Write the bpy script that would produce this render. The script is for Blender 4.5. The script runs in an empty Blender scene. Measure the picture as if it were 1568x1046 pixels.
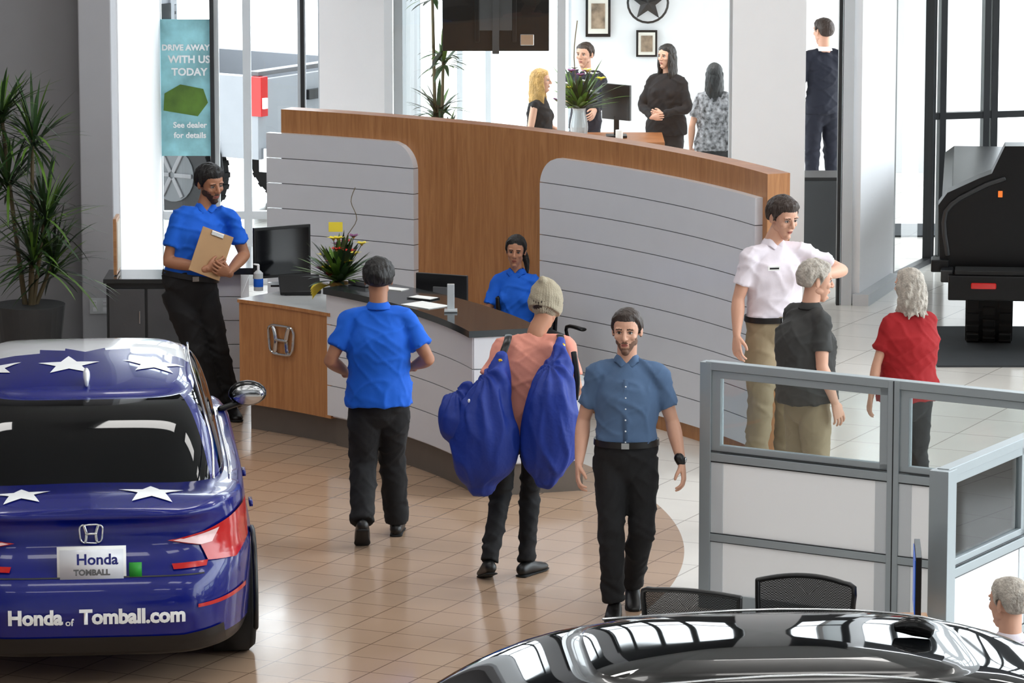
import bpy, math, random, bmesh
from mathutils import Vector as V, Matrix, noise
from mathutils.bvhtree import BVHTree
random.seed(3)
rad=math.radians
SC=bpy.context.scene
COL=SC.collection
try:
    SC.view_settings.view_transform='Standard'; SC.view_settings.look='None'; SC.view_settings.gamma=.96
except Exception as e: print(e)
# ---------------------------------------------------------------- materials
def lin(c):
    o=[]
    for x in c[:3]:
        x=x/255.0
        o.append(x/12.92 if x<=.04045 else ((x+.055)/1.055)**2.4)
    return (o[0],o[1],o[2],1)
def newmat(name):
    m=bpy.data.materials.new(name); m.use_nodes=True
    nt=m.node_tree; b=nt.nodes['Principled BSDF']
    return m,nt,b
def M(name,rgb,rough=.5,metal=0,coat=0,bump=0,bs=40,vary=.05,vs=6,emit=0,spec=.5,stretch=(1,1,1)):
    m,nt,b=newmat(name); c=lin(rgb)
    tc=nt.nodes.new('ShaderNodeTexCoord'); mp=nt.nodes.new('ShaderNodeMapping'); mp.inputs['Scale'].default_value=stretch
    nt.links.new(tc.outputs['Object'],mp.inputs[0])
    n=nt.nodes.new('ShaderNodeTexNoise'); n.inputs['Scale'].default_value=vs; n.inputs['Detail'].default_value=4
    nt.links.new(mp.outputs[0],n.inputs['Vector'])
    r=nt.nodes.new('ShaderNodeValToRGB')
    r.color_ramp.elements[0].position=.3; r.color_ramp.elements[1].position=.7
    r.color_ramp.elements[0].color=tuple(x*(1-vary) for x in c[:3])+(1,)
    r.color_ramp.elements[1].color=tuple(min(1,x*(1+vary)) for x in c[:3])+(1,)
    nt.links.new(n.outputs['Fac'],r.inputs[0]); nt.links.new(r.outputs[0],b.inputs['Base Color'])
    b.inputs['Roughness'].default_value=rough; b.inputs['Metallic'].default_value=metal
    b.inputs['Coat Weight'].default_value=coat; b.inputs['Coat Roughness'].default_value=.03
    b.inputs['Specular IOR Level'].default_value=spec
    if bump:
        n2=nt.nodes.new('ShaderNodeTexNoise'); n2.inputs['Scale'].default_value=bs
        nt.links.new(mp.outputs[0],n2.inputs['Vector'])
        bp=nt.nodes.new('ShaderNodeBump'); bp.inputs['Strength'].default_value=bump; bp.inputs['Distance'].default_value=.02
        nt.links.new(n2.outputs['Fac'],bp.inputs['Height']); nt.links.new(bp.outputs[0],b.inputs['Normal'])
    if emit:
        b.inputs['Emission Color'].default_value=c; b.inputs['Emission Strength'].default_value=emit
    return m
def Mwood(name,c1,c2,scale=(9,9,.7),rough=.35):
    m,nt,b=newmat(name)
    tc=nt.nodes.new('ShaderNodeTexCoord'); mp=nt.nodes.new('ShaderNodeMapping'); mp.inputs['Scale'].default_value=scale
    nt.links.new(tc.outputs['Object'],mp.inputs[0])
    n=nt.nodes.new('ShaderNodeTexNoise'); n.inputs['Scale'].default_value=3; n.inputs['Detail'].default_value=9; n.inputs['Roughness'].default_value=.65; n.inputs['Distortion'].default_value=.6
    nt.links.new(mp.outputs[0],n.inputs['Vector'])
    r=nt.nodes.new('ShaderNodeValToRGB'); r.color_ramp.elements[0].position=.32; r.color_ramp.elements[1].position=.68
    r.color_ramp.elements[0].color=lin(c1); r.color_ramp.elements[1].color=lin(c2)
    nt.links.new(n.outputs['Fac'],r.inputs[0]); nt.links.new(r.outputs[0],b.inputs['Base Color'])
    b.inputs['Roughness'].default_value=rough
    return m
def Mglass(name,tint=(240,244,244),rough=.0):
    m=bpy.data.materials.new(name); m.use_nodes=True; nt=m.node_tree; nt.nodes.clear()
    o=nt.nodes.new('ShaderNodeOutputMaterial'); mx=nt.nodes.new('ShaderNodeMixShader')
    t=nt.nodes.new('ShaderNodeBsdfTransparent'); t.inputs[0].default_value=lin(tint)
    g=nt.nodes.new('ShaderNodeBsdfGlossy'); g.inputs['Roughness'].default_value=rough
    f=nt.nodes.new('ShaderNodeFresnel'); f.inputs[0].default_value=1.45
    nt.links.new(f.outputs[0],mx.inputs[0]); nt.links.new(t.outputs[0],mx.inputs[1]); nt.links.new(g.outputs[0],mx.inputs[2])
    nt.links.new(mx.outputs[0],o.inputs[0])
    return m
def Mfloor():
    m,nt,b=newmat('floor_tiles')
    tc=nt.nodes.new('ShaderNodeTexCoord')
    def brick(ang,size,c1,c2,mort,ms):
        mp=nt.nodes.new('ShaderNodeMapping'); mp.inputs['Rotation'].default_value=(0,0,ang)
        nt.links.new(tc.outputs['Object'],mp.inputs[0])
        k=nt.nodes.new('ShaderNodeTexBrick'); k.offset=0; k.squash=1
        k.inputs['Scale'].default_value=1; k.inputs['Brick Width'].default_value=size; k.inputs['Row Height'].default_value=size
        k.inputs['Mortar Size'].default_value=ms; k.inputs['Mortar Smooth'].default_value=.1; k.inputs['Bias'].default_value=0
        k.inputs['Color1'].default_value=lin(c1); k.inputs['Color2'].default_value=lin(c2); k.inputs['Mortar'].default_value=lin(mort)
        nt.links.new(mp.outputs[0],k.inputs['Vector']); return k
    br=brick(rad(25),.305,(184,156,132),(189,161,137),(132,108,90),.0045)
    cr=brick(rad(25),.61,(234,230,223),(238,234,227),(184,179,172),.005)
    d=nt.nodes.new('ShaderNodeVectorMath'); d.operation='DISTANCE'; d.inputs[1].default_value=(-5,27.7,0)
    nt.links.new(tc.outputs['Object'],d.inputs[0])
    lt=nt.nodes.new('ShaderNodeMath'); lt.operation='LESS_THAN'; lt.inputs[1].default_value=6.1
    nt.links.new(d.outputs['Value'],lt.inputs[0])
    mx=nt.nodes.new('ShaderNodeMix'); mx.data_type='RGBA'
    nt.links.new(lt.outputs[0],mx.inputs[0]); nt.links.new(cr.outputs['Color'],mx.inputs[6]); nt.links.new(br.outputs['Color'],mx.inputs[7])
    n=nt.nodes.new('ShaderNodeTexNoise'); n.inputs['Scale'].default_value=2.5; n.inputs['Detail'].default_value=6
    nt.links.new(tc.outputs['Object'],n.inputs['Vector'])
    mr=nt.nodes.new('ShaderNodeMapRange'); mr.inputs[3].default_value=.94; mr.inputs[4].default_value=1.04
    nt.links.new(n.outputs['Fac'],mr.inputs[0])
    mu=nt.nodes.new('ShaderNodeVectorMath'); mu.operation='SCALE'
    nt.links.new(mx.outputs[2],mu.inputs[0]); nt.links.new(mr.outputs[0],mu.inputs['Scale'])
    nt.links.new(mu.outputs[0],b.inputs['Base Color'])
    mr2=nt.nodes.new('ShaderNodeMapRange'); mr2.inputs[3].default_value=.09; mr2.inputs[4].default_value=.17
    nt.links.new(n.outputs['Fac'],mr2.inputs[0]); nt.links.new(mr2.outputs[0],b.inputs['Roughness'])
    return m
mt={}
def D(k,*a,**w):
    mt[k]=M(k,*a,**w); return mt[k]
D('wall_grey',(138,137,140),.8,vary=.015); D('col_grey',(172,172,176),.8,vary=.015); D('wall_white',(242,242,244),.7,vary=.005); D('wall_dark',(70,70,72),.8,vary=.02); D('ceiling',(190,190,190),.9,vary=.01)
D('panel_white',(224,226,232),.25,vary=.01); D('alu',(156,164,168),.38,metal=.3,vary=.01); D('frame_dark',(30,32,35),.4); D('frame_white',(200,204,208),.5,vary=.01)
D('frosted',(251,252,254),.35,vary=.003); D('black',(14,14,16),.35); D('cloth_black',(20,20,24),.9); D('blackrub',(18,18,19),.8); D('grey',(90,90,92),.5); D('toe',(112,104,96),.4,metal=.2)
D('counter_dark',(52,56,58),.1); D('desk_grey',(178,180,180),.35); D('paper',(240,240,238),.8); D('screen',(12,14,18),.08)
D('chrome',(200,202,205),.12,metal=1); D('rim',(70,72,74),.4,metal=.6); D('car_blue',(6,20,112),.25,coat=.5,vary=.02,spec=.3); D('car_white',(225,228,232),.3,coat=1); D('car_black',(5,5,6),.25,coat=.4,spec=.3); D('truck_black',(5,5,7),.35,vary=.02,spec=.3); D('truck_silver',(136,139,144),.4,vary=.02)
D('car_glass',(8,10,12),.03,vary=.0,spec=.35); D('red_lens',(180,12,10),.2,coat=.3); D('white_decal',(238,240,242),.35); D('lens_clear',(225,190,190),.15); D('amber',(220,110,40),.3,emit=.6)
D('leaf',(44,72,34),.5,vary=.4,vs=9); D('leaf_dark',(24,40,22),.5,vary=.3); D('leaf_bright',(86,120,40),.5,vary=.3); D('stem',(96,84,60),.8)
D('yellow',(225,205,60),.6); D('red',(200,40,30),.6); D('basket',(160,125,60),.7,bump=.6,bs=60); D('purple',(120,60,110),.6)
D('skin_a',(186,134,106),.5,vary=.05); D('skin_b',(208,160,136),.5,vary=.05); D('skin_c',(166,116,88),.5,vary=.05)
D('lip',(150,84,74),.5); D('eye_white',(205,200,195),.2); D('iris',(34,24,18),.2); D('beard_brown',(112,82,66),.8,vary=.2,vs=60); D('beard_dark',(66,47,37),.8,vary=.2,vs=60)
D('hair_black',(16,13,12),.5,bump=.5,bs=90,stretch=(1,1,.25)); D('hair_brown',(50,36,28),.5,bump=.5,bs=90,stretch=(1,1,.25)); D('hair_grey',(172,164,154),.6,bump=.5,bs=80,vary=.3,vs=30); D('hair_blonde',(186,146,84),.5,bump=.6,bs=80,vary=.25,vs=25)
D('polo_blue',(10,96,208),.8,bump=.05); D('pants_black',(18,18,21),.85,bump=.08); D('pink',(226,152,134),.85,bump=.05)
D('shirt_slate',(80,104,136),.85,bump=.05); D('shirt_white',(226,218,226),.85,bump=.05); D('polo_dark',(58,58,57),.85,bump=.05)
D('khaki',(150,134,108),.85,bump=.06); D('red_shirt',(150,14,22),.85,bump=.05); D('suit',(20,24,40),.8); D('bag_blue',(18,50,142),.6,bump=.3,bs=18)
D('beanie',(168,158,138),.95,bump=.35,bs=140); D('shoe',(16,15,15),.4); D('belt',(20,16,14),.4); D('clipboard',(176,140,100),.5)
D('pattern',(130,130,134),.8,vary=.9,vs=26); D('poster',(140,192,200),.6,vary=.35,vs=4); D('concrete',(200,198,192),.9); D('planter',(60,62,64),.5)
D('brass',(200,160,60),.25,metal=1); D('mat_dark',(52,56,60),.9); D('picture',(150,130,110),.6,vary=.5,vs=10); D('mat_board',(230,225,215),.8); D('green_sticker',(40,150,50),.5)
D('clear_plastic',(190,195,198),.1); D('blueglow',(30,80,170),.3,emit=.6)
mt['wood']=Mwood('wood',(164,110,66),(194,140,92)); mt['wood_dark']=Mwood('wood_top',(140,86,48),(170,112,70),(2,2,9)); mt['wood_desk']=Mwood('wood_desk',(180,128,84),(206,156,110),(2,9,9))
mt['glass']=Mglass('glass'); mt['floor']=Mfloor()
mm,nt,b=newmat('chair_mesh'); b.inputs['Base Color'].default_value=lin((12,12,13)); b.inputs['Roughness'].default_value=.6
w=nt.nodes.new('ShaderNodeTexChecker'); w.inputs['Scale'].default_value=160; tcn=nt.nodes.new('ShaderNodeTexCoord'); nt.links.new(tcn.outputs['Object'],w.inputs['Vector'])
mr=nt.nodes.new('ShaderNodeMapRange'); mr.inputs[3].default_value=.75; mr.inputs[4].default_value=1; nt.links.new(w.outputs['Fac'],mr.inputs[0]); nt.links.new(mr.outputs[0],b.inputs['Alpha']); mt['chair_mesh']=mm
# ---------------------------------------------------------------- mesh builder
def cr(p0,p1,p2,p3,t):
    return .5*((2*p1)+(-p0+p2)*t+(2*p0-5*p1+4*p2-p3)*t*t+(-p0+3*p1-3*p2+p3)*t*t*t)
class MB:
    def __init__(s): s.v=[]; s.f=[]; s.m=[]; s.mats=[]; s.T=None
    def mi(s,k):
        if k is None: k='wall_white'
        if k not in s.mats: s.mats.append(k)
        return s.mats.index(k)
    def add(s,vs,fs,k=None):
        o=len(s.v); s.v+= [ (s.T@V(p)) if s.T else V(p) for p in vs]; i=s.mi(k)
        for f in fs: s.f.append(tuple(o+a for a in f)); s.m.append(i)
    def box(s,c,d,k=None,rz=0,R=None):
        Mx=R if R else Matrix.Rotation(rz,3,'Z'); c=V(c)
        vs=[c+Mx@V((x*d[0]/2,y*d[1]/2,z*d[2]/2)) for x in(-1,1) for y in(-1,1) for z in(-1,1)]
        s.add(vs,[(0,1,3,2),(4,6,7,5),(0,4,5,1),(2,3,7,6),(0,2,6,4),(1,5,7,3)],k)
    def tube(s,pts,rd,k=None,side=(1,0,0),n=12,sub=4,rcap=True):
        pts=[V(p) for p in pts]; N=len(pts)
        if not isinstance(rd,list): rd=[rd]*N
        rd=[(r,r) if not isinstance(r,tuple) else r for r in rd]
        sd=side if isinstance(side,list) else [side]*N
        sd=[V(x) for x in sd]
        C=[];A=[];S=[]
        for i in range(N-1):
            i0=max(i-1,0); i3=min(i+2,N-1)
            for q in range(sub):
                t=q/sub
                C.append(cr(pts[i0],pts[i],pts[i+1],pts[i3],t)); 
                A.append(tuple(max(.0008,cr(rd[i0][j],rd[i][j],rd[i+1][j],rd[i3][j],t)) for j in(0,1))); S.append(sd[i].lerp(sd[i+1],t))
        C.append(pts[-1]);A.append(rd[-1]);S.append(sd[-1])
        rings=[]
        L=len(C)
        for i in range(L):
            T=(C[min(i+1,L-1)]-C[max(i-1,0)])
            T=T.normalized() if T.length>1e-9 else V((0,0,1))
            S2=S[i]-T*S[i].dot(T)
            if S2.length<.05*max(S[i].length,1e-6): S2=V((0,1,.1))-T*V((0,1,.1)).dot(T)
            S2.normalize(); B=T.cross(S2)
            rings.append((C[i],T,S2,B,A[i]))
        out=[]
        def ring(c,S2,B,a,b): return [c+S2*(a*math.cos(2*math.pi*j/n))+B*(b*math.sin(2*math.pi*j/n)) for j in range(n)]
        c,T,S2,B,(a,b)=rings[0]
        if rcap:
            for g in(80,50,25): out.append(ring(c-T*min(a,b)*math.sin(rad(g)),S2,B,a*math.cos(rad(g)),b*math.cos(rad(g))))
        for c,T,S2,B,(a,b) in rings: out.append(ring(c,S2,B,a,b))
        if rcap:
            for g in(25,50,80): out.append(ring(c+T*min(a,b)*math.sin(rad(g)),S2,B,a*math.cos(rad(g)),b*math.cos(rad(g))))
        vs=[p for r in out for p in r]; fs=[]
        for i in range(len(out)-1):
            for j in range(n):
                fs.append((i*n+j,i*n+(j+1)%n,(i+1)*n+(j+1)%n,(i+1)*n+j))
        fs.append(tuple(reversed(range(n)))); fs.append(tuple((len(out)-1)*n+j for j in range(n)))
        s.add(vs,fs,k)
    def cyl(s,p0,p1,r,k=None,n=24,r2=None):
        r2=r if r2 is None else r2
        s.tube([p0,p1],[(r,r),(r2,r2)],k,n=n,sub=1,rcap=False,side=(1,.01,.02))
    def ell(s,c,r,k=None,n=14,rings=9,R=None):
        vs=[];fs=[];c=V(c)
        for i in range(rings+1):
            ph=-math.pi/2+math.pi*i/rings; 
            for j in range(n):
                th=2*math.pi*j/n
                p=V((r[0]*max(math.cos(ph),.02)*math.cos(th),r[1]*max(math.cos(ph),.02)*math.sin(th),r[2]*math.sin(ph)))
                vs.append(c+(R@p if R else p))
        for i in range(rings):
            for j in range(n): fs.append((i*n+j,i*n+(j+1)%n,(i+1)*n+(j+1)%n,(i+1)*n+j))
        fs.append(tuple(reversed(range(n)))); fs.append(tuple(rings*n+j for j in range(n)))
        s.add(vs,fs,k)
    def prism(s,poly,y0,y1,k=None):  # poly in x,z
        n=len(poly); vs=[V((x,y0,z)) for x,z in poly]+[V((x,y1,z)) for x,z in poly]
        s.add(vs,[tuple(range(n)),tuple(reversed(range(n,2*n)))]+[(i,i+n,(i+1)%n+n,(i+1)%n) for i in range(n)],k)
    def mesh(s,name='m'):
        me=bpy.data.meshes.new(name); me.from_pydata([tuple(p) for p in s.v],[],s.f)
        for k in s.mats: me.materials.append(mt[k])
        me.polygons.foreach_set('material_index',s.m); me.update(); return me
    def obj(s,name,parent=None,smooth=False,bevel=0,sub=0,loc=None,rz=None):
        o=bpy.data.objects.new(name,s.mesh(name)); COL.objects.link(o)
        if parent: o.parent=parent
        if smooth:
            for p in o.data.polygons: p.use_smooth=True
            if smooth!='all':
                md=o.modifiers.new('es','EDGE_SPLIT'); md.split_angle=rad(40)
        if bevel:
            md=o.modifiers.new('bv','BEVEL'); md.width=bevel; md.segments=2; md.limit_method='ANGLE'
        if loc: o.location=loc
        if rz is not None: o.rotation_euler=(0,0,rz)
        return o
def remesh(mb,vox,it=3,disp=None):
    me=mb.mesh(); o=bpy.data.objects.new('t',me); COL.objects.link(o)
    md=o.modifiers.new('r','REMESH'); md.mode='VOXEL'; md.voxel_size=vox
    if it:
        sm=o.modifiers.new('s','SMOOTH'); sm.iterations=it; sm.factor=.5
    dg=bpy.context.evaluated_depsgraph_get(); dg.update()
    r=bpy.data.meshes.new_from_object(o.evaluated_get(dg))
    bpy.data.objects.remove(o); r.materials.clear()
    if disp:
        ns=[n.vector.copy() for n in r.vertex_normals]
        for v,nn in zip(r.vertices,ns): v.co+=nn*disp(v.co.copy())
    for p in r.polygons: p.use_smooth=True
    return r
def mobj(name,me,mats,parent=None):
    o=bpy.data.objects.new(name,me); COL.objects.link(o)
    if mats:
        me.materials.clear()
        for k in mats: me.materials.append(mt[k])
    for p in me.polygons: p.use_smooth=True
    if parent: o.parent=parent
    return o
def empty(name,loc=(0,0,0),rz=0,s=1):
    e=bpy.data.objects.new(name,None); COL.objects.link(e); e.location=loc; e.rotation_euler=(0,0,rz); e.scale=(s,s,s); e.empty_display_size=.2; return e
# ---------------------------------------------------------------- camera / world
PITCH=9.6
cam=bpy.data.cameras.new('camera'); co=bpy.data.objects.new('camera',cam); COL.objects.link(co)
cam.sensor_width=36; cam.lens=36*6760/1568; co.location=(0,0,6); co.rotation_euler=(rad(90-PITCH),0,0); cam.clip_end=300
SC.camera=co
wd=bpy.data.worlds.new('world'); SC.world=wd; wd.use_nodes=True
bg=wd.node_tree.nodes['Background']; bg.inputs[0].default_value=(.90,.95,1,1); bg.inputs[1].default_value=7.0
def area(name,loc,sx,sy,p,rot=(0,0,0),col=(1,.98,.95)):
    l=bpy.data.lights.new(name,'AREA'); l.shape='RECTANGLE'; l.size=sx; l.size_y=sy; l.energy=p; l.color=col
    o=bpy.data.objects.new(name,l); COL.objects.link(o); o.location=loc; o.rotation_euler=rot; return o
for ix,x in enumerate((-5.5,-1.5,2.5,6.5)):
    for iy,y in enumerate((8,15,22,29)):
        mb=MB()
        for sx,sy,dx,dy in((2.5,.06,0,.62),(2.5,.06,0,-.62),(.06,1.3,1.22,0),(.06,1.3,-1.22,0)): mb.box((x+dx,y+dy,7.93),(sx,sy,.12),'frame_white')
        f=mb.obj('ceiling_light'); a=area('panel',(x,y,7.9),2.4,1.2,(60,70,75,95)[iy]); a.parent=f
area('office_fill_light',(1.2,41.5,2.95),2.4,1.6,80)  # added fill lamp, brightens the office interior; no real fixture behind it
# ---------------------------------------------------------------- shell
def wall(name,p0,p1,z0,z1,k='wall_white',th=.15):
    p0=V((*p0,0));p1=V((*p1,0)); d=p1-p0; mb=MB(); c=(p0+p1)/2
    mb.box((c.x,c.y,(z0+z1)/2),(d.length,th,z1-z0),k,rz=math.atan2(d.y,d.x)); return mb.obj(name)
mb=MB(); mb.add([(-9,-3,0),(10,-3,0),(10,46.5,0),(-9,46.5,0)],[(0,1,2,3)],'floor'); mb.obj('floor')
mb=MB(); mb.add([(-60,-40,-.03),(70,-40,-.03),(70,120,-.03),(-60,120,-.03)],[(0,1,2,3)],'concrete'); mb.obj('ground_outside')
mb=MB(); mb.box((.5,18,8.1),(19,42,.2),'ceiling'); mb.obj('ceiling')
mb=MB(); mb.box((1.9,42,3.1),(6,9,.15),'ceiling'); mb.obj('ceiling_office')
def win(name,p0,p1,z0,z1,us,zs,fr='frame_dark',w=.05,dp=.08):
    p0=V((*p0,0));p1=V((*p1,0)); d=p1-p0; L=d.length; rz=math.atan2(d.y,d.x); u=d.normalized(); mb=MB()
    for a in [0]+list(us)+[L]:
        c=p0+u*a; mb.box((c.x,c.y,(z0+z1)/2),(w,dp,z1-z0),fr,rz=rz)
    for z in [z0+w/2]+list(zs)+[z1-w/2]:
        c=(p0+p1)/2; mb.box((c.x,c.y,z),(L,dp*.9,w),fr,rz=rz)
    mb.add([p0+V((0,0,z0)),p1+V((0,0,z0)),p1+V((0,0,z1)),p0+V((0,0,z1))],[(0,1,2,3)],'glass')
    return mb.obj(name)
wall('wall_left',(-9,-3),(-9,35),0,8,'wall_grey')
wall('wall_rear',(-9,-3),(10,-3),0,8,'wall_white')
wall('wall_back_left',(-9,35.05),(-3.42,35.05),0,8,'wall_grey')
mb=MB(); mb.box((-3.29,34.95,4),(.26,.5,8),'col_grey'); mb.obj('column_left',bevel=.01)
wall('wall_return',(-3.2,35.2),(-3.12,38.6),0,8,th=.1)
win('window_1',(-3.1,38.5),(-1.66,38.5),0,3.3,[.50,.78,1.26],[.62],'frame_white',.07)
mb=MB(); mb.box((-2.62,38.42,1.65),(.035,.05,3.3),'frame_dark'); mb.box((-1.83,38.42,1.65),(.035,.05,3.3),'frame_dark'); mb.obj('trim_1')
mb=MB(); mb.box((-1.36,38.4,4),(.62,.5,8),'wall_white'); mb.obj('column_window')
wall('wall_clerestory_base',(-3.15,38.5),(-1,38.5),3.3,4.0,'wall_dark')
win('window_2',(-3.1,38.5),(-1.0,38.5),4.0,6.6,[1.05],[5.3],w=.1)
wall('wall_clerestory_top',(-3.15,38.5),(-1,38.5),6.6,8,'wall_dark')
win('window_3',(-1.05,37.4),(1.88,37.4),0,3.0,[1.47],[],'frame_white',.07)
mb=MB(); mb.box((2.18,37.45,4),(.62,.35,8),'wall_white'); mb.obj('column_office')
mb=MB()
mb.box((2.86,37.4,1.5),(.09,.14,3),'frame_white'); mb.box((2.79,37.38,1.5),(.03,.1,3),'frame_dark'); mb.box((2.68,37.4,2.9),(.45,.14,.12),'frame_white'); mb.obj('door_frame')
wall('wall_back_upper',(-1,37.45),(3.3,37.45),3.0,4.2,'wall_dark')
win('window_4',(-1,37.4),(3.3,37.4),4.2,6.4,[.7,1.4,2.1,2.8,3.5],[5.3],w=.12)
wall('wall_back_top',(-1,37.45),(3.3,37.45),6.4,8,'wall_dark')
win('window_5',(-1.0,38.6),(-1.0,46.2),0,3,[1.5,3,4.5,6],[],'frame_white',.05)
win('window_6',(-1.0,46.2),(.62,46.2),0,3.05,[.45,.75],[],'frame_white',.06)
wall('wall_office_back',(.62,46.2),(5,46.2),0,3.05)
wall('wall_right_return',(2.93,37.4),(3.32,38.6),0,8,th=.1)
win('window_7',(3.34,38.65),(3.78,39.75),0,3.2,[],[],'frame_dark',.05)
wall('wall_vestibule_upper',(3.34,38.65),(3.78,39.75),3.2,8)
win('window_10',(3.8,39.8),(10,41.5),0,3.2,[.10,.52,.60,1.6,2.6,3.6,4.6],[1.34],'frame_dark',.06)
wall('wall_storefront_band',(3.8,39.8),(10,41.5),3.2,4.2,'wall_dark')
win('window_8',(3.8,39.8),(10,41.5),4.2,6.4,[.7*i for i in range(1,9)],[5.3],w=.12)
wall('wall_storefront_top',(3.8,39.8),(10,41.5),6.4,8,'wall_dark')
wall('wall_right_base',(10,-3),(10,41.5),0,.6); wall('wall_right_upper',(10,-3),(10,41.5),7.4,8)
win('window_9',(10,-3),(10,41.5),.6,7.4,[i*1.85 for i in range(1,24)],[3.0,5.4])
mb=MB(); a=V((2.95,37.3,0)); bp=V((3.33,38.5,0)); d=bp-a; c=(a+bp)/2; mb.box((c.x+.03,c.y-.01,.05),(d.length,.14,.1),'frame_white',rz=math.atan2(d.y,d.x)); mb.obj('baseboard_right')
def outlet(loc,rz=0):
    mb=MB(); mb.box((0,0,0),(.08,.012,.125),'frame_white'); mb.box((0,-.008,.028),(.03,.006,.034),'panel_white'); mb.box((0,-.008,-.028),(.03,.006,.034),'panel_white'); mb.box((-.006,-.012,.028),(.003,.002,.012),'black'); mb.box((.006,-.012,.028),(.003,.002,.012),'black')
    mb.obj('outlet',loc=loc,rz=rz,bevel=.002)
outlet((-3.32,34.69,.42)); outlet((-3.24,34.69,.42)); outlet((3.02,37.8,.66),rad(-108))
# ---------------------------------------------------------------- curved wall and desk
C=V((-5,27.7,0))
def P(R,ph,z): return V((C.x+R*math.cos(ph),C.y+R*math.sin(ph),z))
def arc(mb,R0,R1,a0,a1,z0,z1,k,n=40,top=None):
    a0=rad(a0);a1=rad(a1); vs=[]
    for i in range(n+1):
        a=a0+(a1-a0)*i/n
        vs+=[P(R0,a,z0),P(R1,a,z0),P(R1,a,z1),P(R0,a,z1)]
    side=[];tp=[]
    for i in range(n):
        o=i*4;q=o+4
        side+=[(o,o+3,q+3,q),(o+1,q+1,q+2,o+2),(o,q,q+1,o+1)]; tp.append((o+3,o+2,q+2,q+3))
    side+=[(0,1,2,3),(n*4,n*4+3,n*4+2,n*4+1)]
    mb.add(vs,side,k); mb.add(vs,tp,top or k)
mb=MB()
arc(mb,7.25,7.42,21,63.8,.0,2.05,'wood',top='wood_dark')
arc(mb,7.235,7.25,21,63.8,0,.11,'wood')
def slats(mb,R,a0,a1,z0,z1,dz,k,round_side=None,rr=.22,th=.03,n=30,gap=.006):
    a0=rad(a0);a1=rad(a1); z=z1; 
    while z>z0+.01:
        zb=max(z0,z-dz); rows=8; 
        for ri in range(rows):
            za=zb+gap/2+(z-zb-gap)*ri/rows; zc=zb+gap/2+(z-zb-gap)*(ri+1)/rows
            def ext(zz):
                e=0; dzc=zz-(z1-rr)
                if dzc>0: e=(rr-math.sqrt(max(0,rr*rr-dzc*dzc)))/R
                lo,hi=a0,a1
                if round_side=='hi': hi-=e
                if round_side=='lo': lo+=e
                return lo,hi
            (l0,h0),(l1,h1)=ext(za),ext(zc)
            vs=[]
            for i in range(n+1):
                vs+=[P(R,l0+(h0-l0)*i/n,za),P(R,l1+(h1-l1)*i/n,zc),P(R+th,l0+(h0-l0)*i/n,za),P(R+th,l1+(h1-l1)*i/n,zc)]
            fs=[(4*i,4*i+1,4*i+5,4*i+4) for i in range(n)]
            if ri==0: fs+=[(4*i,4*i+4,4*i+6,4*i+2) for i in range(n)]
            if ri==rows-1: fs+=[(4*i+1,4*i+3,4*i+7,4*i+5) for i in range(n)]
            fs+=[(0,2,3,1),(4*n,4*n+1,4*n+3,4*n+2)]
            mb.add(vs,fs,k)
        z=zb
slats(mb,7.19,53.8,64.6,.11,1.87,.197,'panel_white','lo',th=.06)
slats(mb,7.19,21.6,43.6,.11,1.88,.197,'panel_white','hi',th=.06)
mb.obj('curved_feature_wall',smooth=True)
mb=MB()
arc(mb,5.03,5.72,41.5,52.0,0,.2,'toe',20); arc(mb,4.95,5.78,41.5,52.4,.2,.94,'wood',20); arc(mb,4.94,5.79,41.5,52.5,.94,.965,'wood',20,top='desk_grey')
arc(mb,5.0,5.74,17.3,41.5,0,.21,'toe',40); arc(mb,4.97,5.36,17.2,41.5,.21,1.1,'panel_white',40)
slats(mb,4.95,17,42,.22,1.1,.22,'panel_white',th=.03)
for i in range(4):
    e0=P(4.96,rad(17),.22+.22*i+.004); e1=P(5.4,rad(17),.22+.22*i+.216)
    c=(e0+e1)/2; d=e1-e0; mb.box(c,(math.hypot(d.x,d.y),.02,.212),'panel_white',rz=math.atan2(d.y,d.x))
arc(mb,4.92,5.42,16.7,42,1.1,1.145,'counter_dark',40)
arc(mb,5.36,5.8,17.2,41.5,.72,.76,'panel_white',40,top='desk_grey'); arc(mb,5.36,5.74,17.2,17.6,.21,.72,'panel_white',2)
def emblem(mb,Tm,w,h,r,k):
    pts=[]
    for q in range(33):
        a=2*math.pi*q/32; n=4.5; c,s=math.cos(a),math.sin(a)
        z=math.copysign(abs(s)**(2/n),s)*h
        x=math.copysign(abs(c)**(2/n),c)*w*(1+.08*math.copysign(abs(s)**(2/n),s))
        pts.append(Tm@V((x,0,z)))
    mb.tube(pts,r,k,n=8,sub=1)
    for sx in(-1,1): mb.tube([Tm@V((sx*w*.62,0,h*.86)),Tm@V((sx*w*.42,0,0)),Tm@V((sx*w*.5,0,-h*.86))],[(r*1.5,r)]*3,k,n=8,sub=3)
    mb.tube([Tm@V((-w*.42,0,0)),Tm@V((w*.42,0,0))],r*1.3,k,n=8,sub=1)
ph=rad(47.4); pc=P(4.93,ph,.71); Tm=Matrix.Translation(pc)@Matrix.Rotation(ph-math.pi/2,4,'Z')
emblem(mb,Tm,.125,.105,.010,'chrome')
mb.obj('reception_desk',smooth=True)
mb=MB()
for i in range(5): mb.box((-2.17,33.0,.12+.18*i+.09),(.30,1.0,.175),'panel_white')
mb.box((-2.17,33.0,.5),(.28,.97,.98),'grey'); mb.box((-2.12,33.0,1.04),(.5,1.1,.05),'counter_dark')
mb.obj('side_counter',bevel=.003)
mb=MB(); mb.box((-2.85,34.2,.36),(.62,.45,.72),'planter'); mb.box((-2.85,34.18,.735),(.66,.5,.035),'counter_dark'); 
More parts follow.
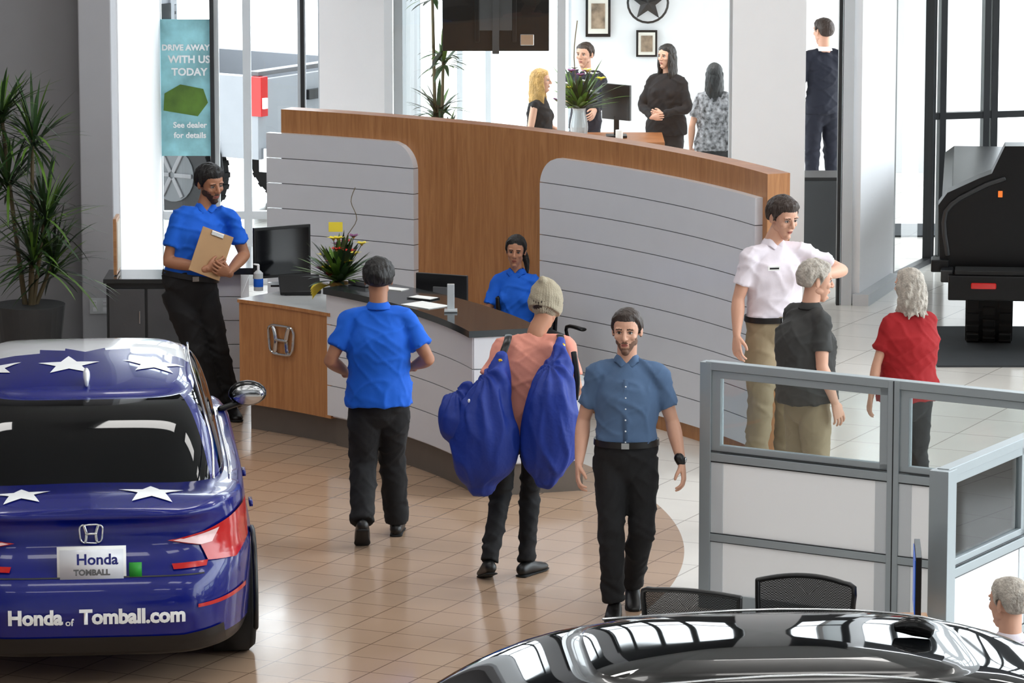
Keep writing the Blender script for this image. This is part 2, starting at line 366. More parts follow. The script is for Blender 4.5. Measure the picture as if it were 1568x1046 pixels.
for x in(-3.0,-2.7): mb.box((x,33.965,.36),(.28,.02,.62),'grey'); mb.box((x+.1,33.95,.45),(.012,.02,.1),'chrome')
mb.obj('low_cabinet',bevel=.004)
mb=MB(); mb.box((-3.1,34.25,.98),(.025,.3,.44),'wood_desk'); mb.box((-3.085,34.25,.98),(.01,.24,.38),'mat_board'); mb.obj('leaning_picture_frame')
# ---------------------------------------------------------------- people
def sm(x): x=max(0,min(1,x)); return x*x*(3-2*x)
def gs(p,c,s): 
    d=p-V(c); return math.exp(-(d.x*d.x/s[0]**2+d.y*d.y/s[1]**2+d.z*d.z/s[2]**2))
hb=MB()
hb.ell((0,.014,.03),(.076,.095,.088),n=28,rings=18)
hb.tube([(0,-.028,.045),(0,-.032,0),(0,-.036,-.045),(0,-.046,-.085),(0,-.056,-.105)],[(.069,.063),(.067,.062),(.057,.055),(.041,.043),(.025,.026)],n=24)
hb.tube([(0,-.088,.022),(0,-.1,-.002),(0,-.110,-.022),(0,-.108,-.028)],[.008,.010,.013,.011],n=10)
for sx in(-1,1):
    hb.ell((sx*.012,-.099,-.028),(.009,.012,.008)); hb.ell((sx*.03,-.080,.028),(.026,.014,.009)); hb.ell((sx*.038,-.064,-.020),(.024,.022,.022))
    hb.ell((sx*.078,.012,-.004),(.009,.018,.031),R=Matrix.Rotation(sx*-.35,3,'Z')); hb.ell((sx*.044,-.010,-.055),(.018,.036,.024))
hb.ell((0,-.089,-.057),(.023,.011,.0065)); hb.ell((0,-.087,-.067),(.019,.011,.007)); hb.ell((0,-.078,-.100),(.019,.016,.013))
HM=remesh(hb,.0040,2)
for v in HM.vertices:
    p=v.co
    for sx in(-1,1): v.co.y+=.011*gs(p,(sx*.031,-.092,.006),(.017,.03,.011))
    v.co.y+=.0035*gs(p,(0,-.1,-.0625),(.02,.03,.0022))
HM.update()
HV=[v.co.copy() for v in HM.vertices]; HN=[n.vector.copy() for n in HM.vertex_normals]; HF=[tuple(p.vertices) for p in HM.polygons]
def hairline(y,front=.07):
    K=[(-.13,front),(-.085,front-.003),(-.060,front-.012),(-.045,.040),(-.022,.012),(-.014,-.018),(-.002,-.012),(.010,.026),(.03,.004),(.045,-.045),(.12,-.062)]
    if y<=K[0][0]: return K[0][1]
    for (a,b),(c,d) in zip(K,K[1:]):
        if y<=c: return b+(d-b)*(y-a)/(c-a)
    return K[-1][1]
def headmesh(beard=0,line=None,mats=()):
    me=bpy.data.meshes.new('head'); me.from_pydata([tuple(p) for p in HV],[],HF); mi=[]
    for f in HF:
        c=sum((HV[i] for i in f),V())/len(f); k=0; ax=abs(c.x)
        if ax<.0235 and c.y<-.088 and abs(c.z+.0625)<.0090*(1-(ax/.026)**2): k=1
        elif abs(ax-.032)<.017 and abs(c.z-(.029-.25*abs(ax-.03)))<.0030 and c.y<-.06: k=2
        elif line and c.z>line(c)+.004*noise.noise(c*60) and not(ax>.077 and abs(c.y-.012)<.03 and c.z<.032): k=2
        elif beard and c.y<.02:
            jaw=c.z<-.083+.35*max(0,ax-.02) if ax<.035 else c.z<-.040+ (.02 if ax>.055 else 0)-.5*max(0,.05-ax)
            mus=ax<.028 and -.0545<c.z<-.044 and c.y<-.088
            if c.z<-.025 and (jaw or mus or (.024<ax<.036 and c.z<-.055)): k=3
        mi.append(k)
    for q in mats: me.materials.append(mt[q])
    me.polygons.foreach_set('material_index',mi); return me
def haircap(th=.013,line=None,extra=None,nz=.004,clear=0,ramp=.04,off=0):
    vs=[];ms=[]
    for p,n in zip(HV,HN):
        h=line(p)
        m=sm((p.z-h)/ramp+off)
        if (not clear) and abs(p.x)>.076 and abs(p.y-.012)<.03 and p.z<.032: m=0
        d=th*m+nz*m*noise.noise(V((p.x*60,p.y*60,p.z*30)))
        q=p+n*d
        if extra: q=q+extra(p)*m
        vs.append(q); ms.append(m)
    fs=[f for f in HF if min(ms[i] for i in f)>.02]
    me=bpy.data.meshes.new('hair'); me.from_pydata([tuple(p) for p in vs],[],fs); return me
HC={}
def handmesh(side,curl):
    key=(side,curl)
    if key in HC: return HC[key].copy()
    b=MB(); b.tube([(-.03,0,0),(0,0,0),(.045,0,0),(.086,0,-.002)],[(.025,.02),(.028,.019),(.040,.015),(.040,.011)],side=(0,1,0))
    for y,L,x0 in((.032,.072,.082),(.0108,.081,.087),(-.0108,.075,.084),(-.032,.057,.076)):
        p=V((x0-.012,y*side,-.002)); pts=[p]; a=0
        for sg,da in((.012,0),(.43,.5),(.31,.75),(.26,.6)):
            a+=da*curl; l=sg if sg==.012 else sg*L
            p=p+V((math.cos(a)*l,y*side*.14*l/.05*(1-curl*.5),-math.sin(a)*l)); pts.append(p)
        b.tube(pts,[.0092,.0090,.0085,.0077,.0062],side=(0,1,0),n=10)
    b.tube([(.012,.018*side,-.004),(.035,.038*side,-.012),(.060,.048*side,-.022*(1+curl*.5)),(.082,.047*side,-.03*(1+curl*.6))],[.015,.0125,.0102,.0080],side=(0,0,1),n=10)
    HC[key]=remesh(b,.0032,2); return HC[key].copy()
def place(me,Mx):
    me.transform(Mx); return me
def frame(o,d,pn):
    X=V(d).normalized(); Z=-(V(pn)-X*V(pn).dot(X)).normalized(); Y=Z.cross(X)
    m=Matrix.Identity(4)
    for i,a in enumerate((X,Y,Z)):
        for r in range(3): m[r][i]=a[r]
    return Matrix.Translation(V(o))@m
DEF=dict(pel=(0,0,.95),chest=(0,0,1.28),neck=(0,.012,1.485),head=(0,-.012,1.662),shL=(.172,.005,1.415),shR=(-.172,.005,1.415),
 elL=(.228,.03,1.13),elR=(-.228,.03,1.13),wrL=(.245,-.06,.89),wrR=(-.245,-.06,.89),
 hiL=(.088,0,.90),hiR=(-.088,0,.90),knL=(.10,-.02,.49),knR=(-.10,-.02,.49),anL=(.11,.02,.085),anR=(-.11,.02,.085),ftL=(.03,-1,0),ftR=(-.03,-1,0))
def person(name,xy,heading,H,J={},shirt='polo_blue',pants='pants_black',skin='skin_a',sleeve='short',tuck=False,w=1.0,d=1.0,hair='hair_black',style='short',yaw=0,pitch=0,roll=0,beard=0,female=False,curl=(.5,.5),hd={},pn={},collar=None,z0=0,legw=1.0):
    s=H/1.78; E=empty(name,(xy[0],xy[1],z0),rad(heading),s)
    j={k:V(v) for k,v in DEF.items()}; j.update({k:V(v) for k,v in J.items()})
    if female:
        for k in('shL','shR'):
            if k not in J: j[k]=V((j[k].x*.88,j[k].y,j[k].z-.005))
    hs=(j['hiL']-j['hiR']).normalized(); ss=(j['shL']-j['shR']).normalized()
    pel,ch,nk=j['pel'],j['chest'],j['neck']; L=lambda a,b,t:a.lerp(b,t)
    seed=random.random()*50
    def folds(amp,zs=6):
        def f(p):
            q=p*1.0+V((seed,0,0))
            a=noise.noise(V((q.x*5,q.y*5,q.z*4)))*amp*.8
            r=max(0,1-abs(noise.noise(V((q.x*6+q.z*5,q.y*6,q.z*zs+3))))*3.6)**2
            r2=max(0,1-abs(noise.noise(V((q.x*8-q.z*8,q.y*8,q.z*zs*.7+9))))*3.6)**2
            return a+amp*.9*r+amp*.6*r2-amp*.3
        return f
    b=MB(); up=(ch-pel).normalized()
    sides=[hs,hs,L(hs,ss,.4),L(hs,ss,.75),ss,ss,ss]
    wa=.150 if female else .160
    hem=pel-up*(.0 if tuck else .075)+(up*.045 if tuck else V((0,0,0)))
    R=[(.180*w,.130*d),(.175*w,.129*d),(wa*w,.120*d),(.165*w,.126*d),(.170*w,.126*d),(.135*w,.090),(.064,.060)]
    if tuck: R[0]=(.160*w,.116*d); R[1]=(.168*w,.124*d)
    pts=[hem,L(pel,ch,.12) if not tuck else L(pel,ch,.28),L(pel,ch,.42) ,L(pel,ch,.75),L(ch,nk,.12),L(ch,nk,.70),L(ch,nk,1.0)]
    b.tube(pts,R,side=sides,n=24,rcap=False)
    fwd=ss.cross(V((0,0,1))).normalized()
    if fwd.y>0: fwd=-fwd
    if female:
        for sx in(-1,1): b.ell(L(ch,nk,.05)+ss*(sx*.072)+fwd*.080,(.062,.058,.062))
    else:
        for sx in(-1,1): b.ell(L(ch,nk,.20)+ss*(sx*.065)+fwd*.030,(.090,.065,.10))
    for sx in(-1,1): b.ell(L(ch,nk,.3)+ss*(sx*.085)-fwd*.045,(.08,.055,.12))
    for sd in'LR':
        sh,el,wr=j['sh'+sd],j['el'+sd],j['wr'+sd]; sg=1 if sd=='L' else -1
        inn=L(ch,nk,.86)+ss*(sg*.045); aw=.9 if female else 1.0
        sv=fwd
        if sleeve=='short': b.tube([inn,sh+V((0,0,.006)),L(sh,el,.3),L(sh,el,.68)],[(.048,.045),(.063*aw,.058*aw),(.064*aw,.060*aw),(.072*aw,.067*aw)],side=sv,n=18,rcap=False)
        elif sleeve=='long': b.tube([inn,sh+V((0,0,.006)),L(sh,el,.4),el,L(el,wr,.5),L(el,wr,.97)],[(.048,.045),(.064*aw,.060*aw),.057*aw,.053*aw,.046*aw,.038*aw],side=sv,n=18,rcap=False)
        else: b.tube([inn,sh],[(.04,.04),(.045,.045)],side=sv,n=18)
    me=remesh(b,.011,4,folds(.011)); mobj('shirt',me,[shirt],E)
    if collar:
        cp=[];sd_=[]
        for q in range(13):
            a=rad(-90+14+(360-28)*q/12); cp.append(nk+V((math.cos(a)*.068,math.sin(a)*.064,.018 if q not in(0,12) else -.012))); sd_.append(V((math.cos(a)*.6,math.sin(a)*.6,-1)))
        b=MB(); b.tube(cp,[(.026,.005)]*13,collar,side=sd_,n=8,sub=3); b.obj('collar',E,smooth='all')
    for sd in'LR':
        sh,el,wr=j['sh'+sd],j['el'+sd],j['wr'+sd]; sg=1 if sd=='L' else -1; aw=.82 if female else 1
        b=MB()
        if sleeve!='long':
            b.tube([L(sh,el,.05),L(sh,el,.5),L(sh,el,.93),el,L(el,wr,.3),L(el,wr,.75),wr],[.048*aw,.047*aw,.040*aw,.040*aw,.044*aw,.032*aw,(.028*aw,.023*aw)],side=(0,1,0),n=14)
        else: b.tube([L(el,wr,.8),wr],[.027*aw,.024*aw],n=12)
        mobj('arm_'+sd,remesh(b,.008,2),[skin],E)
        hdir=V(hd[sd]) if sd in hd else (wr-el).normalized()+V((0,-.1,-.3)); pnn=V(pn[sd]) if sd in pn else V((-sg,.15,0))
        hm=handmesh(-1 if sd=='L' else 1,curl[0 if sd=='L' else 1]); hsx=.92 if female else 1.06
        mobj('hand_'+sd,place(hm,frame(wr,hdir,pnn)@Matrix.Scale(hsx,4)),[skin],E)
    b=MB(); top=L(pel,ch,.22 if tuck else .12); pk=1 if tuck else .88
    b.tube([pel-up*.10,pel,top],[(.12*w,.10*d),(.168*w*pk,.122*d*pk),(.160*w*pk,.118*d*pk)],side=hs,n=22,rcap=True)
    for sx in(-1,1): b.ell(pel+hs*(sx*.072)-fwd*.040-V((0,0,.07)),(.082*w*pk,.075,.085))
    for sd in'LR':
        hi,kn,an=j['hi'+sd],j['kn'+sd],j['an'+sd]; g=legw
        b.tube([hi+V((0,0,.02)),L(hi,kn,.35),L(hi,kn,.8),kn,L(kn,an,.3),L(kn,an,.75),an],[(.094*w*pk,.098*pk),(.088*g,.092*g),(.074*g,.077*g),(.071*g,.074*g),(.069*g,.072*g),(.064*g,.067*g),(.066*g,.070*g)],side=(1,0,0),n=18,rcap=False)
    ff=folds(.009,4)
    def pf(p):
        a=0
        for sd in'LR':
            for c,sg_ in((j['kn'+sd],.09),(j['an'+sd]+V((0,0,.08)),.10)):
                a+=.007*math.exp(-((p-c).length/sg_)**2)*math.sin(p.z*80+p.x*25+noise.noise(p*8)*5)
        k=1 if p.z<pel.z-.12 or tuck else .2
        return (ff(p)+a)*k
    mobj('trousers',remesh(b,.0115,3,pf),[pants],E)
    if tuck:
        b=MB(); c=L(pel,ch,.20); b.tube([c-up*.018,c+up*.018],[(.177*w,.135*d),(.175*w,.134*d)],'belt',side=hs,n=28,sub=1,rcap=False); f=c+fwd*.136*d; b.box(f,(.045,.012,.034),'chrome'); b.obj('belt',E,smooth=True)
    for sd in'LR':
        an=j['an'+sd]; fd=V(j['ft'+sd]).normalized(); sv=V((0,0,1)).cross(fd).normalized(); dn=sv.cross(fd).normalized()
        if dn.z>0: dn=-dn
        b=MB(); o=an+dn*.04
        b.tube([o-fd*.055,o+fd*.01-dn*.006,o+fd*.09+dn*.010,o+fd*.165+dn*.018,o+fd*.195+dn*.02],[(.036,.038),(.043,.050),(.048,.036),(.047,.027),(.036,.02)],'shoe',side=sv,n=16)
        b.tube([o-fd*.07+dn*.038,o+fd*.05+dn*.038,o+fd*.15+dn*.038,o+fd*.21+dn*.036],[(.039,.009),(.041,.009),(.051,.009),(.036,.009)],'blackrub',side=sv,n=14)
        b.obj('shoe_'+sd,E,smooth='all')
    hc=j['head']; fs=.97 if female else 1.03
    HMx=Matrix.Translation(hc)@Matrix.Rotation(rad(yaw),4,'Z')@Matrix.Rotation(rad(pitch),4,'X')@Matrix.Rotation(rad(roll),4,'Y')@Matrix.Diagonal((fs*(.95 if female else 1),fs,fs,1))
    b=MB(); nr=.046 if female else .058
    b.tube([nk-V((0,0,.05)),nk+V((0,0,.02)),HMx@V((0,.012,-.075)),HMx@V((0,.012,-.03))],[(nr*1.25,nr*1.1),(nr,nr),(nr,nr),(nr,nr)],n=18); mobj('neck',remesh(b,.008,2),[skin],E)
    FR={'short':.078,'thick':.072,'beanie':.09,'pony':.074,'long':.070,'wavy':.072}[style]
    ln0=lambda p:hairline(p.y,FR)+(.012*math.exp(-(p.x/.018)**2) if (female and p.y<-.06) else (-.006*math.exp(-(p.x/.03)**2) if p.y<-.05 else 0))
    if style in('long','wavy'):
        base=ln0; ln0=lambda p:(base(p) if p.y<-.035 else (-.03 if p.y<0 else -.08))
    if style=='pony':
        base=ln0; ln0=lambda p:base(p)-(.01 if p.y>-.03 else 0)
    bk='beard_dark' if skin=='skin_c' else 'beard_brown'
    mobj('head',place(headmesh(beard,ln0,(skin,'lip',hair if style!='beanie' else 'hair_brown',bk)),HMx),[],E)
    b=MB(); R3=HMx.to_3x3().normalized()
    for sx in(-1,1):
        b.ell(HMx@V((sx*.031,-.0765,.006)),(.0128*fs,.0128*fs,.0085*fs),'eye_white',R=R3); b.ell(HMx@V((sx*.031,-.0855,.006)),(.0062*fs,.0045*fs,.0062*fs),'iris',R=R3)
        b.tube([HMx@V((sx*.018,-.0875,.009)),HMx@V((sx*.031,-.0905,.0145)),HMx@V((sx*.045,-.083,.008))],[.0018]*3,'iris',n=6)
    b.obj('eyes',E,smooth='all')
    if style=='short': mobj('hair',place(haircap(.015,ln0),HMx),[hair],E)
    elif style=='thick': mobj('hair',place(haircap(.024,ln0,nz=.007,ramp=.045),HMx),[hair],E)
    elif style=='beanie':
        b=MB(); b.tube([(0,-.020,.028),(0,-.002,.045),(0,.018,.09),(0,.040,.13),(0,.055,.150)],[(.094,.112),(.094,.112),(.086,.100),(.058,.064),(.026,.028)],side=(1,0,0),n=28)
        b.tube([(0,.012,-.030),(0,-.004,.012),(0,-.018,.040)],[(.094,.102),(.100,.116),(.102,.119)],side=(1,0,0),n=28,rcap=False)
        mobj('beanie',place(remesh(b,.005,2,lambda p:.0012*math.sin(math.atan2(p.y-.01,p.x)*34)+.007*noise.noise(p*22)),HMx),['beanie'],E)
    else:
        mobj('hair',place(haircap(.016,ln0,clear=(style!='pony')),HMx),[hair],E)
        b=MB(); ln={'long':.26,'bob':.13,'pony':0,'wavy':.2}[style]
        if style=='pony': b.tube([(0,.10,.0),(.05,.11,-.03),(.085,.09,-.10),(.10,.06,-.18)],[.02,.03,.028,.012]); b.ell((0,.1,0),(.03,.03,.03))
        else:
            N=22
            for i in range(N):
                a=rad(-30+240*i/(N-1)); x,y=math.cos(a),math.sin(a)
                l=ln*(.85+.3*random.random()); wv=.012 if style=='wavy' else .005
                p0=V((x*.070,.012+y*.082,.05)); ptl=[p0]
                for q in range(1,6):
                    t=q/5; ptl.append(V((x*(.078+.014*t)+wv*math.sin(q*1.9+i),.014+y*(.09+.012*t)+wv*math.cos(q*2.3+i*2),.05-(l+.05)*t)))
                b.tube(ptl,[.016,.02,.021,.020,.017,.008],n=8,sub=2)
        me=remesh(b,.0075,1,lambda p:.004*noise.noise(V((p.x*90,p.y*90,p.z*14)))); mobj('hair_length',place(me,HMx),[hair],E)
    return E,s
def addto(E,mb,name,smooth='all',bevel=0): return mb.obj(name,E,smooth=smooth,bevel=bevel)
E,s=person('man_with_clipboard',(-2.33,32.0),14,1.88,dict(pel=(-.03,.03,.95),chest=(.03,.04,1.28),neck=(.09,.03,1.485),head=(.12,0,1.66),shL=(.26,.03,1.42),shR=(-.09,.02,1.43),
  elL=(.36,.02,1.15),wrL=(.20,-.20,1.06),elR=(-.19,-.03,1.13),wrR=(.06,-.22,1.10),hiL=(.06,.03,.90),hiR=(-.12,.03,.90),knL=(.16,.0,.49),knR=(.0,-.05,.49),anL=(.26,.05,.085),anR=(.14,-.02,.085)),
  shirt='polo_blue',skin='skin_c',style='thick',beard=1,yaw=22,pitch=12,roll=-4,collar='polo_blue',w=1.15,d=1.2,tuck=True,curl=(1.1,1.0),hd={'L':(-.6,-.5,.3),'R':(.9,-.1,.25)},pn={'L':(-.2,.9,.3),'R':(.1,.9,.2)},legw=1.15)
b=MB(); Rm=Matrix.Rotation(rad(22),3,'Y')@Matrix.Rotation(rad(-12),3,'X'); b.box((.085,-.195,1.2),(.23,.01,.32),'clipboard',R=Rm); b.box(V((.085,-.202,1.2))+Rm@V((0,0,.14)),(.09,.012,.03),'chrome',R=Rm); b.box(V((.085,-.188,1.2)),(.21,.004,.29),'paper',R=Rm); addto(E,b,'clipboard',smooth=False,bevel=.003)
person('man_in_blue_polo',(-.85,27.75),180,1.83,dict(knL=(.10,-.03,.49),anL=(.10,.22,.17),ftL=(.05,-1,-.65),knR=(-.08,-.14,.50),anR=(-.10,-.22,.085),elL=(.30,.06,1.16),wrL=(.20,-.18,1.04),elR=(-.31,.06,1.17),wrR=(-.20,-.18,1.08),head=(0,-.03,1.655)),
  shirt='polo_blue',skin='skin_c',style='thick',pitch=8,w=1.18,d=1.3,collar='polo_blue',curl=(.9,.9),hd={'L':(-.5,-.7,0),'R':(.5,-.7,0)},legw=1.2)
E,s=person('person_carrying_bags',(.03,26.75),180,1.82,dict(pel=(-.02,0,.95),chest=(-.08,-.02,1.27),neck=(-.12,-.06,1.47),head=(-.17,-.11,1.64),shL=(.08,-.03,1.40),shR=(-.29,-.03,1.41),
  hiL=(.07,0,.90),hiR=(-.11,0,.90),knL=(.10,-.03,.49),anL=(.17,.14,.12),ftL=(.2,-1,-.3),knR=(-.08,-.10,.50),anR=(-.06,-.02,.085),ftR=(-.6,-1,0),
  elL=(.20,.05,1.15),wrL=(.10,-.14,1.25),elR=(-.36,.06,1.15),wrR=(-.27,-.16,1.28)),shirt='pink',skin='skin_a',style='beanie',yaw=-25,pitch=10,sleeve='short',curl=(1.2,1.2),legw=.88,w=1.02)
def bag(E,c,top,rx,ry,hh,name,lean=0):
    b=MB(); c=V(c); top=V(top)
    b.tube([top,top+(c-top)*.3,V((c.x+lean*.5,c.y,c.z+hh*.2)),V((c.x,c.y,c.z-hh*.1)),V((c.x-lean,c.y,c.z-hh*.36)),V((c.x-lean,c.y,c.z-hh*.5))],[(.03,.03),(rx*.42,ry*.5),(rx*.80,ry*.85),(rx,ry),(rx*.80,ry*.8),(rx*.42,ry*.4)],n=26,sub=5)
    def f(p):
        a=math.atan2(p.y-c.y,p.x-c.x); t=sm((p.z-(c.z-hh*.35))/(hh*.9))
        r=1-abs(noise.noise(V((p.x*9,p.y*9,p.z*3.2+c.x*7))))*3
        return .010*t*math.sin(a*9+noise.noise(p*4)*3)+.010*noise.noise(p*5+V((3,1,c.x*9)))+.012*max(0,r)
    mobj(name,remesh(b,.010,2,f),['bag_blue'],E)
bag(E,(.19,.25,.93),(.09,.20,1.38),.205,.16,.64,'laundry_bag_1',-.02)
bag(E,(-.20,.24,1.02),(-.27,.12,1.46),.175,.15,.74,'laundry_bag_2',-.02)
bag(E,(.36,.20,1.02),(.30,.20,1.2),.10,.11,.34,'laundry_bag_3')
b=MB()
b.tube([(.10,.2,1.36),(.06,.14,1.46),(.05,.02,1.485),(.07,-.1,1.38)],[(.022,.006)]*4,'black'); b.tube([(-.27,.12,1.44),(-.26,.06,1.49),(-.26,-.04,1.47)],[(.022,.006)]*3,'black'); b.tube([(-.34,.13,1.4),(-.36,.16,1.25),(-.35,.17,1.12)],[(.018,.006)]*3,'black')
b.ell((.10,.215,1.36),(.02,.014,.02),'brass'); b.ell((-.27,.14,1.44),(.02,.014,.02),'brass')
for i in range(6): b.ell((.285+.004*i,.325,1.14-.05*i),(.008,.006,.012),'white_decal')
addto(E,b,'straps')
E,s=person('man_in_slate_shirt',(.68,25.75),-4,1.83,dict(knL=(.09,-.02,.49),anL=(.03,.20,.13),ftL=(.1,-1,-.35),knR=(-.08,-.10,.49),anR=(-.06,-.10,.085),elL=(.26,.06,1.13),wrL=(.32,-.01,.89),elR=(-.25,.04,1.13),wrR=(-.27,-.10,.89)),
  shirt='shirt_slate',skin='skin_b',hair='hair_brown',style='short',beard=1,tuck=True,w=1.08,d=1.15,collar='shirt_slate',yaw=-6,pitch=2,curl=(.7,.7),legw=1.08)
b=MB()
for i in range(6): b.ell((0,-.142-.002*(i in(1,2)),1.36-.065*i),(.005,.005,.005),'white_decal')
b.box((0,-.136,1.22),(.028,.012,.36),'shirt_slate')
b.tube([(.305,-.02,.925),(.315,-.015,.905)],[(.032,.030)]*2,'black',n=16,sub=1,side=(0,1,0)); b.ell((.342,-.02,.915),(.008,.018,.018),'chrome'); addto(E,b,'shirt_details_and_watch')
E,s=person('man_in_white_shirt',(1.80,30.0),28,1.92,dict(head=(.04,-.04,1.66),elL=(.45,-.10,1.30),wrL=(.20,-.27,1.31),elR=(-.25,.02,1.15),wrR=(-.29,-.03,.92),shL=(.20,-.02,1.42)),
  shirt='shirt_white',skin='skin_b',pants='khaki',hair='hair_brown',style='thick',tuck=True,w=1.12,d=1.15,collar='shirt_white',yaw=6,pitch=14,curl=(.9,.6),hd={'L':(-.9,-.1,.1)},pn={'L':(0,1,-.2)},legw=1.15)
b=MB(); b.box((-.10,-.165,1.36),(.08,.008,.028),'paper',R=Matrix.Rotation(rad(-15),3,'Z')); b.box((-.10,-.170,1.36),(.06,.004,.01),'black',R=Matrix.Rotation(rad(-15),3,'Z')); addto(E,b,'name_badge',smooth=False)
person('man_in_dark_polo',(1.90,28.0),118,1.79,dict(chest=(0,.02,1.28),neck=(0,-.02,1.475),head=(0,-.06,1.645),elL=(.22,0,1.15),wrL=(.22,-.1,.93)),shirt='polo_dark',skin='skin_b',pants='khaki',hair='hair_grey',style='thick',w=1.22,d=1.5,collar='polo_dark',yaw=-14,pitch=6,legw=1.15)
person('woman_in_red_shirt',(2.58,28.3),205,1.69,dict(elL=(.25,0,1.14),wrL=(.27,-.04,.9),elR=(-.2,-.08,1.14),wrR=(-.12,-.25,1.1)),shirt='red_shirt',skin='skin_b',hair='hair_grey',style='wavy',female=True,w=1.3,d=1.35,sleeve='short',yaw=25,pitch=4)
person('receptionist',(.03,31.95),-12,1.68,dict(elL=(.22,-.08,1.16),wrL=(.14,-.32,1.08),elR=(-.22,-.08,1.16),wrR=(-.14,-.32,1.08),knL=(.1,-.42,.92),knR=(-.1,-.42,.92),anL=(.1,-.45,.52),anR=(-.1,-.45,.52)),
  z0=-.30,shirt='polo_blue',skin='skin_a',style='pony',female=True,collar='polo_blue',yaw=6,pitch=4,roll=3)
person('woman_with_blonde_hair',(.26,41.2),70,1.62,dict(elL=(.2,-.05,1.15),wrL=(.1,-.25,1.1)),shirt='cloth_black',pants='cloth_black',skin='skin_b',hair='hair_blonde',style='long',female=True,sleeve='none',yaw=10)
person('man_in_dark_suit',(.72,43.2),-30,1.66,dict(elL=(.25,-.08,1.18),wrL=(.3,-.33,1.12),elR=(-.2,-.1,1.18),wrR=(-.05,-.3,1.2)),shirt='suit',pants='suit',skin='skin_b',hair='hair_brown',sleeve='long',collar='paper')
E,s=person('woman_with_dark_hair',(1.50,42.6),-25,1.71,dict(elL=(.25,-.05,1.15),wrL=(.05,-.24,1.10),elR=(-.25,-.05,1.15),wrR=(-.04,-.26,1.07)),shirt='cloth_black',pants='cloth_black',skin='skin_b',hair='hair_black',style='long',female=True,sleeve='long',w=1.25,yaw=-15,curl=(1.1,1.1),hd={'L':(-.9,-.3,.1),'R':(.9,-.3,.1)},pn={'L':(0,1,0),'R':(0,1,0)})
person('woman_in_patterned_top',(1.92,41.7),175,1.62,{},shirt='pattern',pants='cloth_black',skin='skin_b',hair='hair_black',style='long',female=True,w=1.15)
person('man_in_navy_suit',(3.10,43.8),200,1.84,dict(elR=(-.24,.02,1.15),elL=(.25,.0,1.15),wrL=(.2,-.2,1.0)),shirt='suit',pants='suit',skin='skin_b',hair='hair_brown',sleeve='long',collar='paper',yaw=15)
person('seated_customer',(2.42,20.95),-160,1.76,dict(knL=(.1,-.42,.92),knR=(-.1,-.42,.92),anL=(.1,-.45,.52),anR=(-.1,-.45,.52),wrL=(.15,-.32,1.1),wrR=(-.15,-.32,1.1)),z0=-.48,shirt='shirt_white',skin='skin_b',hair='hair_grey',style='short',pants='khaki',collar='shirt_white',yaw=20)
# ---------------------------------------------------------------- cars
def sp(c,n): return math.copysign(abs(c)**(2/n),c)
def lerpk(K,x):
    if x<=K[0][0]: return K[0][1]
    for (a,b),(c,d) in zip(K,K[1:]):
        if x<=c: t=sm((x-a)/(c-a)); return b+(d-b)*t
    return K[-1][1]
def starpts(cx,cy,r,rot=0,kx=1): return [(cx+kx*(r if i%2==0 else r*.42)*math.sin(rad(36*i)+rot),cy+(r if i%2==0 else r*.42)*math.cos(rad(36*i)+rot)) for i in range(10)]
def tess(poly):
    bm=bmesh.new(); f=bm.faces.new([bm.verts.new((x,y,0)) for x,y in poly]); bmesh.ops.triangulate(bm,faces=bm.faces[:])
    for _ in range(3): bmesh.ops.subdivide_edges(bm,edges=[e for e in bm.edges if e.calc_length()>.03],cuts=2); bmesh.ops.triangulate(bm,faces=bm.faces[:])
    bm.normal_update()
    for f in bm.faces:
        if f.normal.z<0: f.normal_flip()
    bm.verts.index_update(); vs=[(v.co.x,v.co.y) for v in bm.verts]; fs=[tuple(v.index for v in f.verts) for f in bm.faces]; bm.free(); return vs,fs
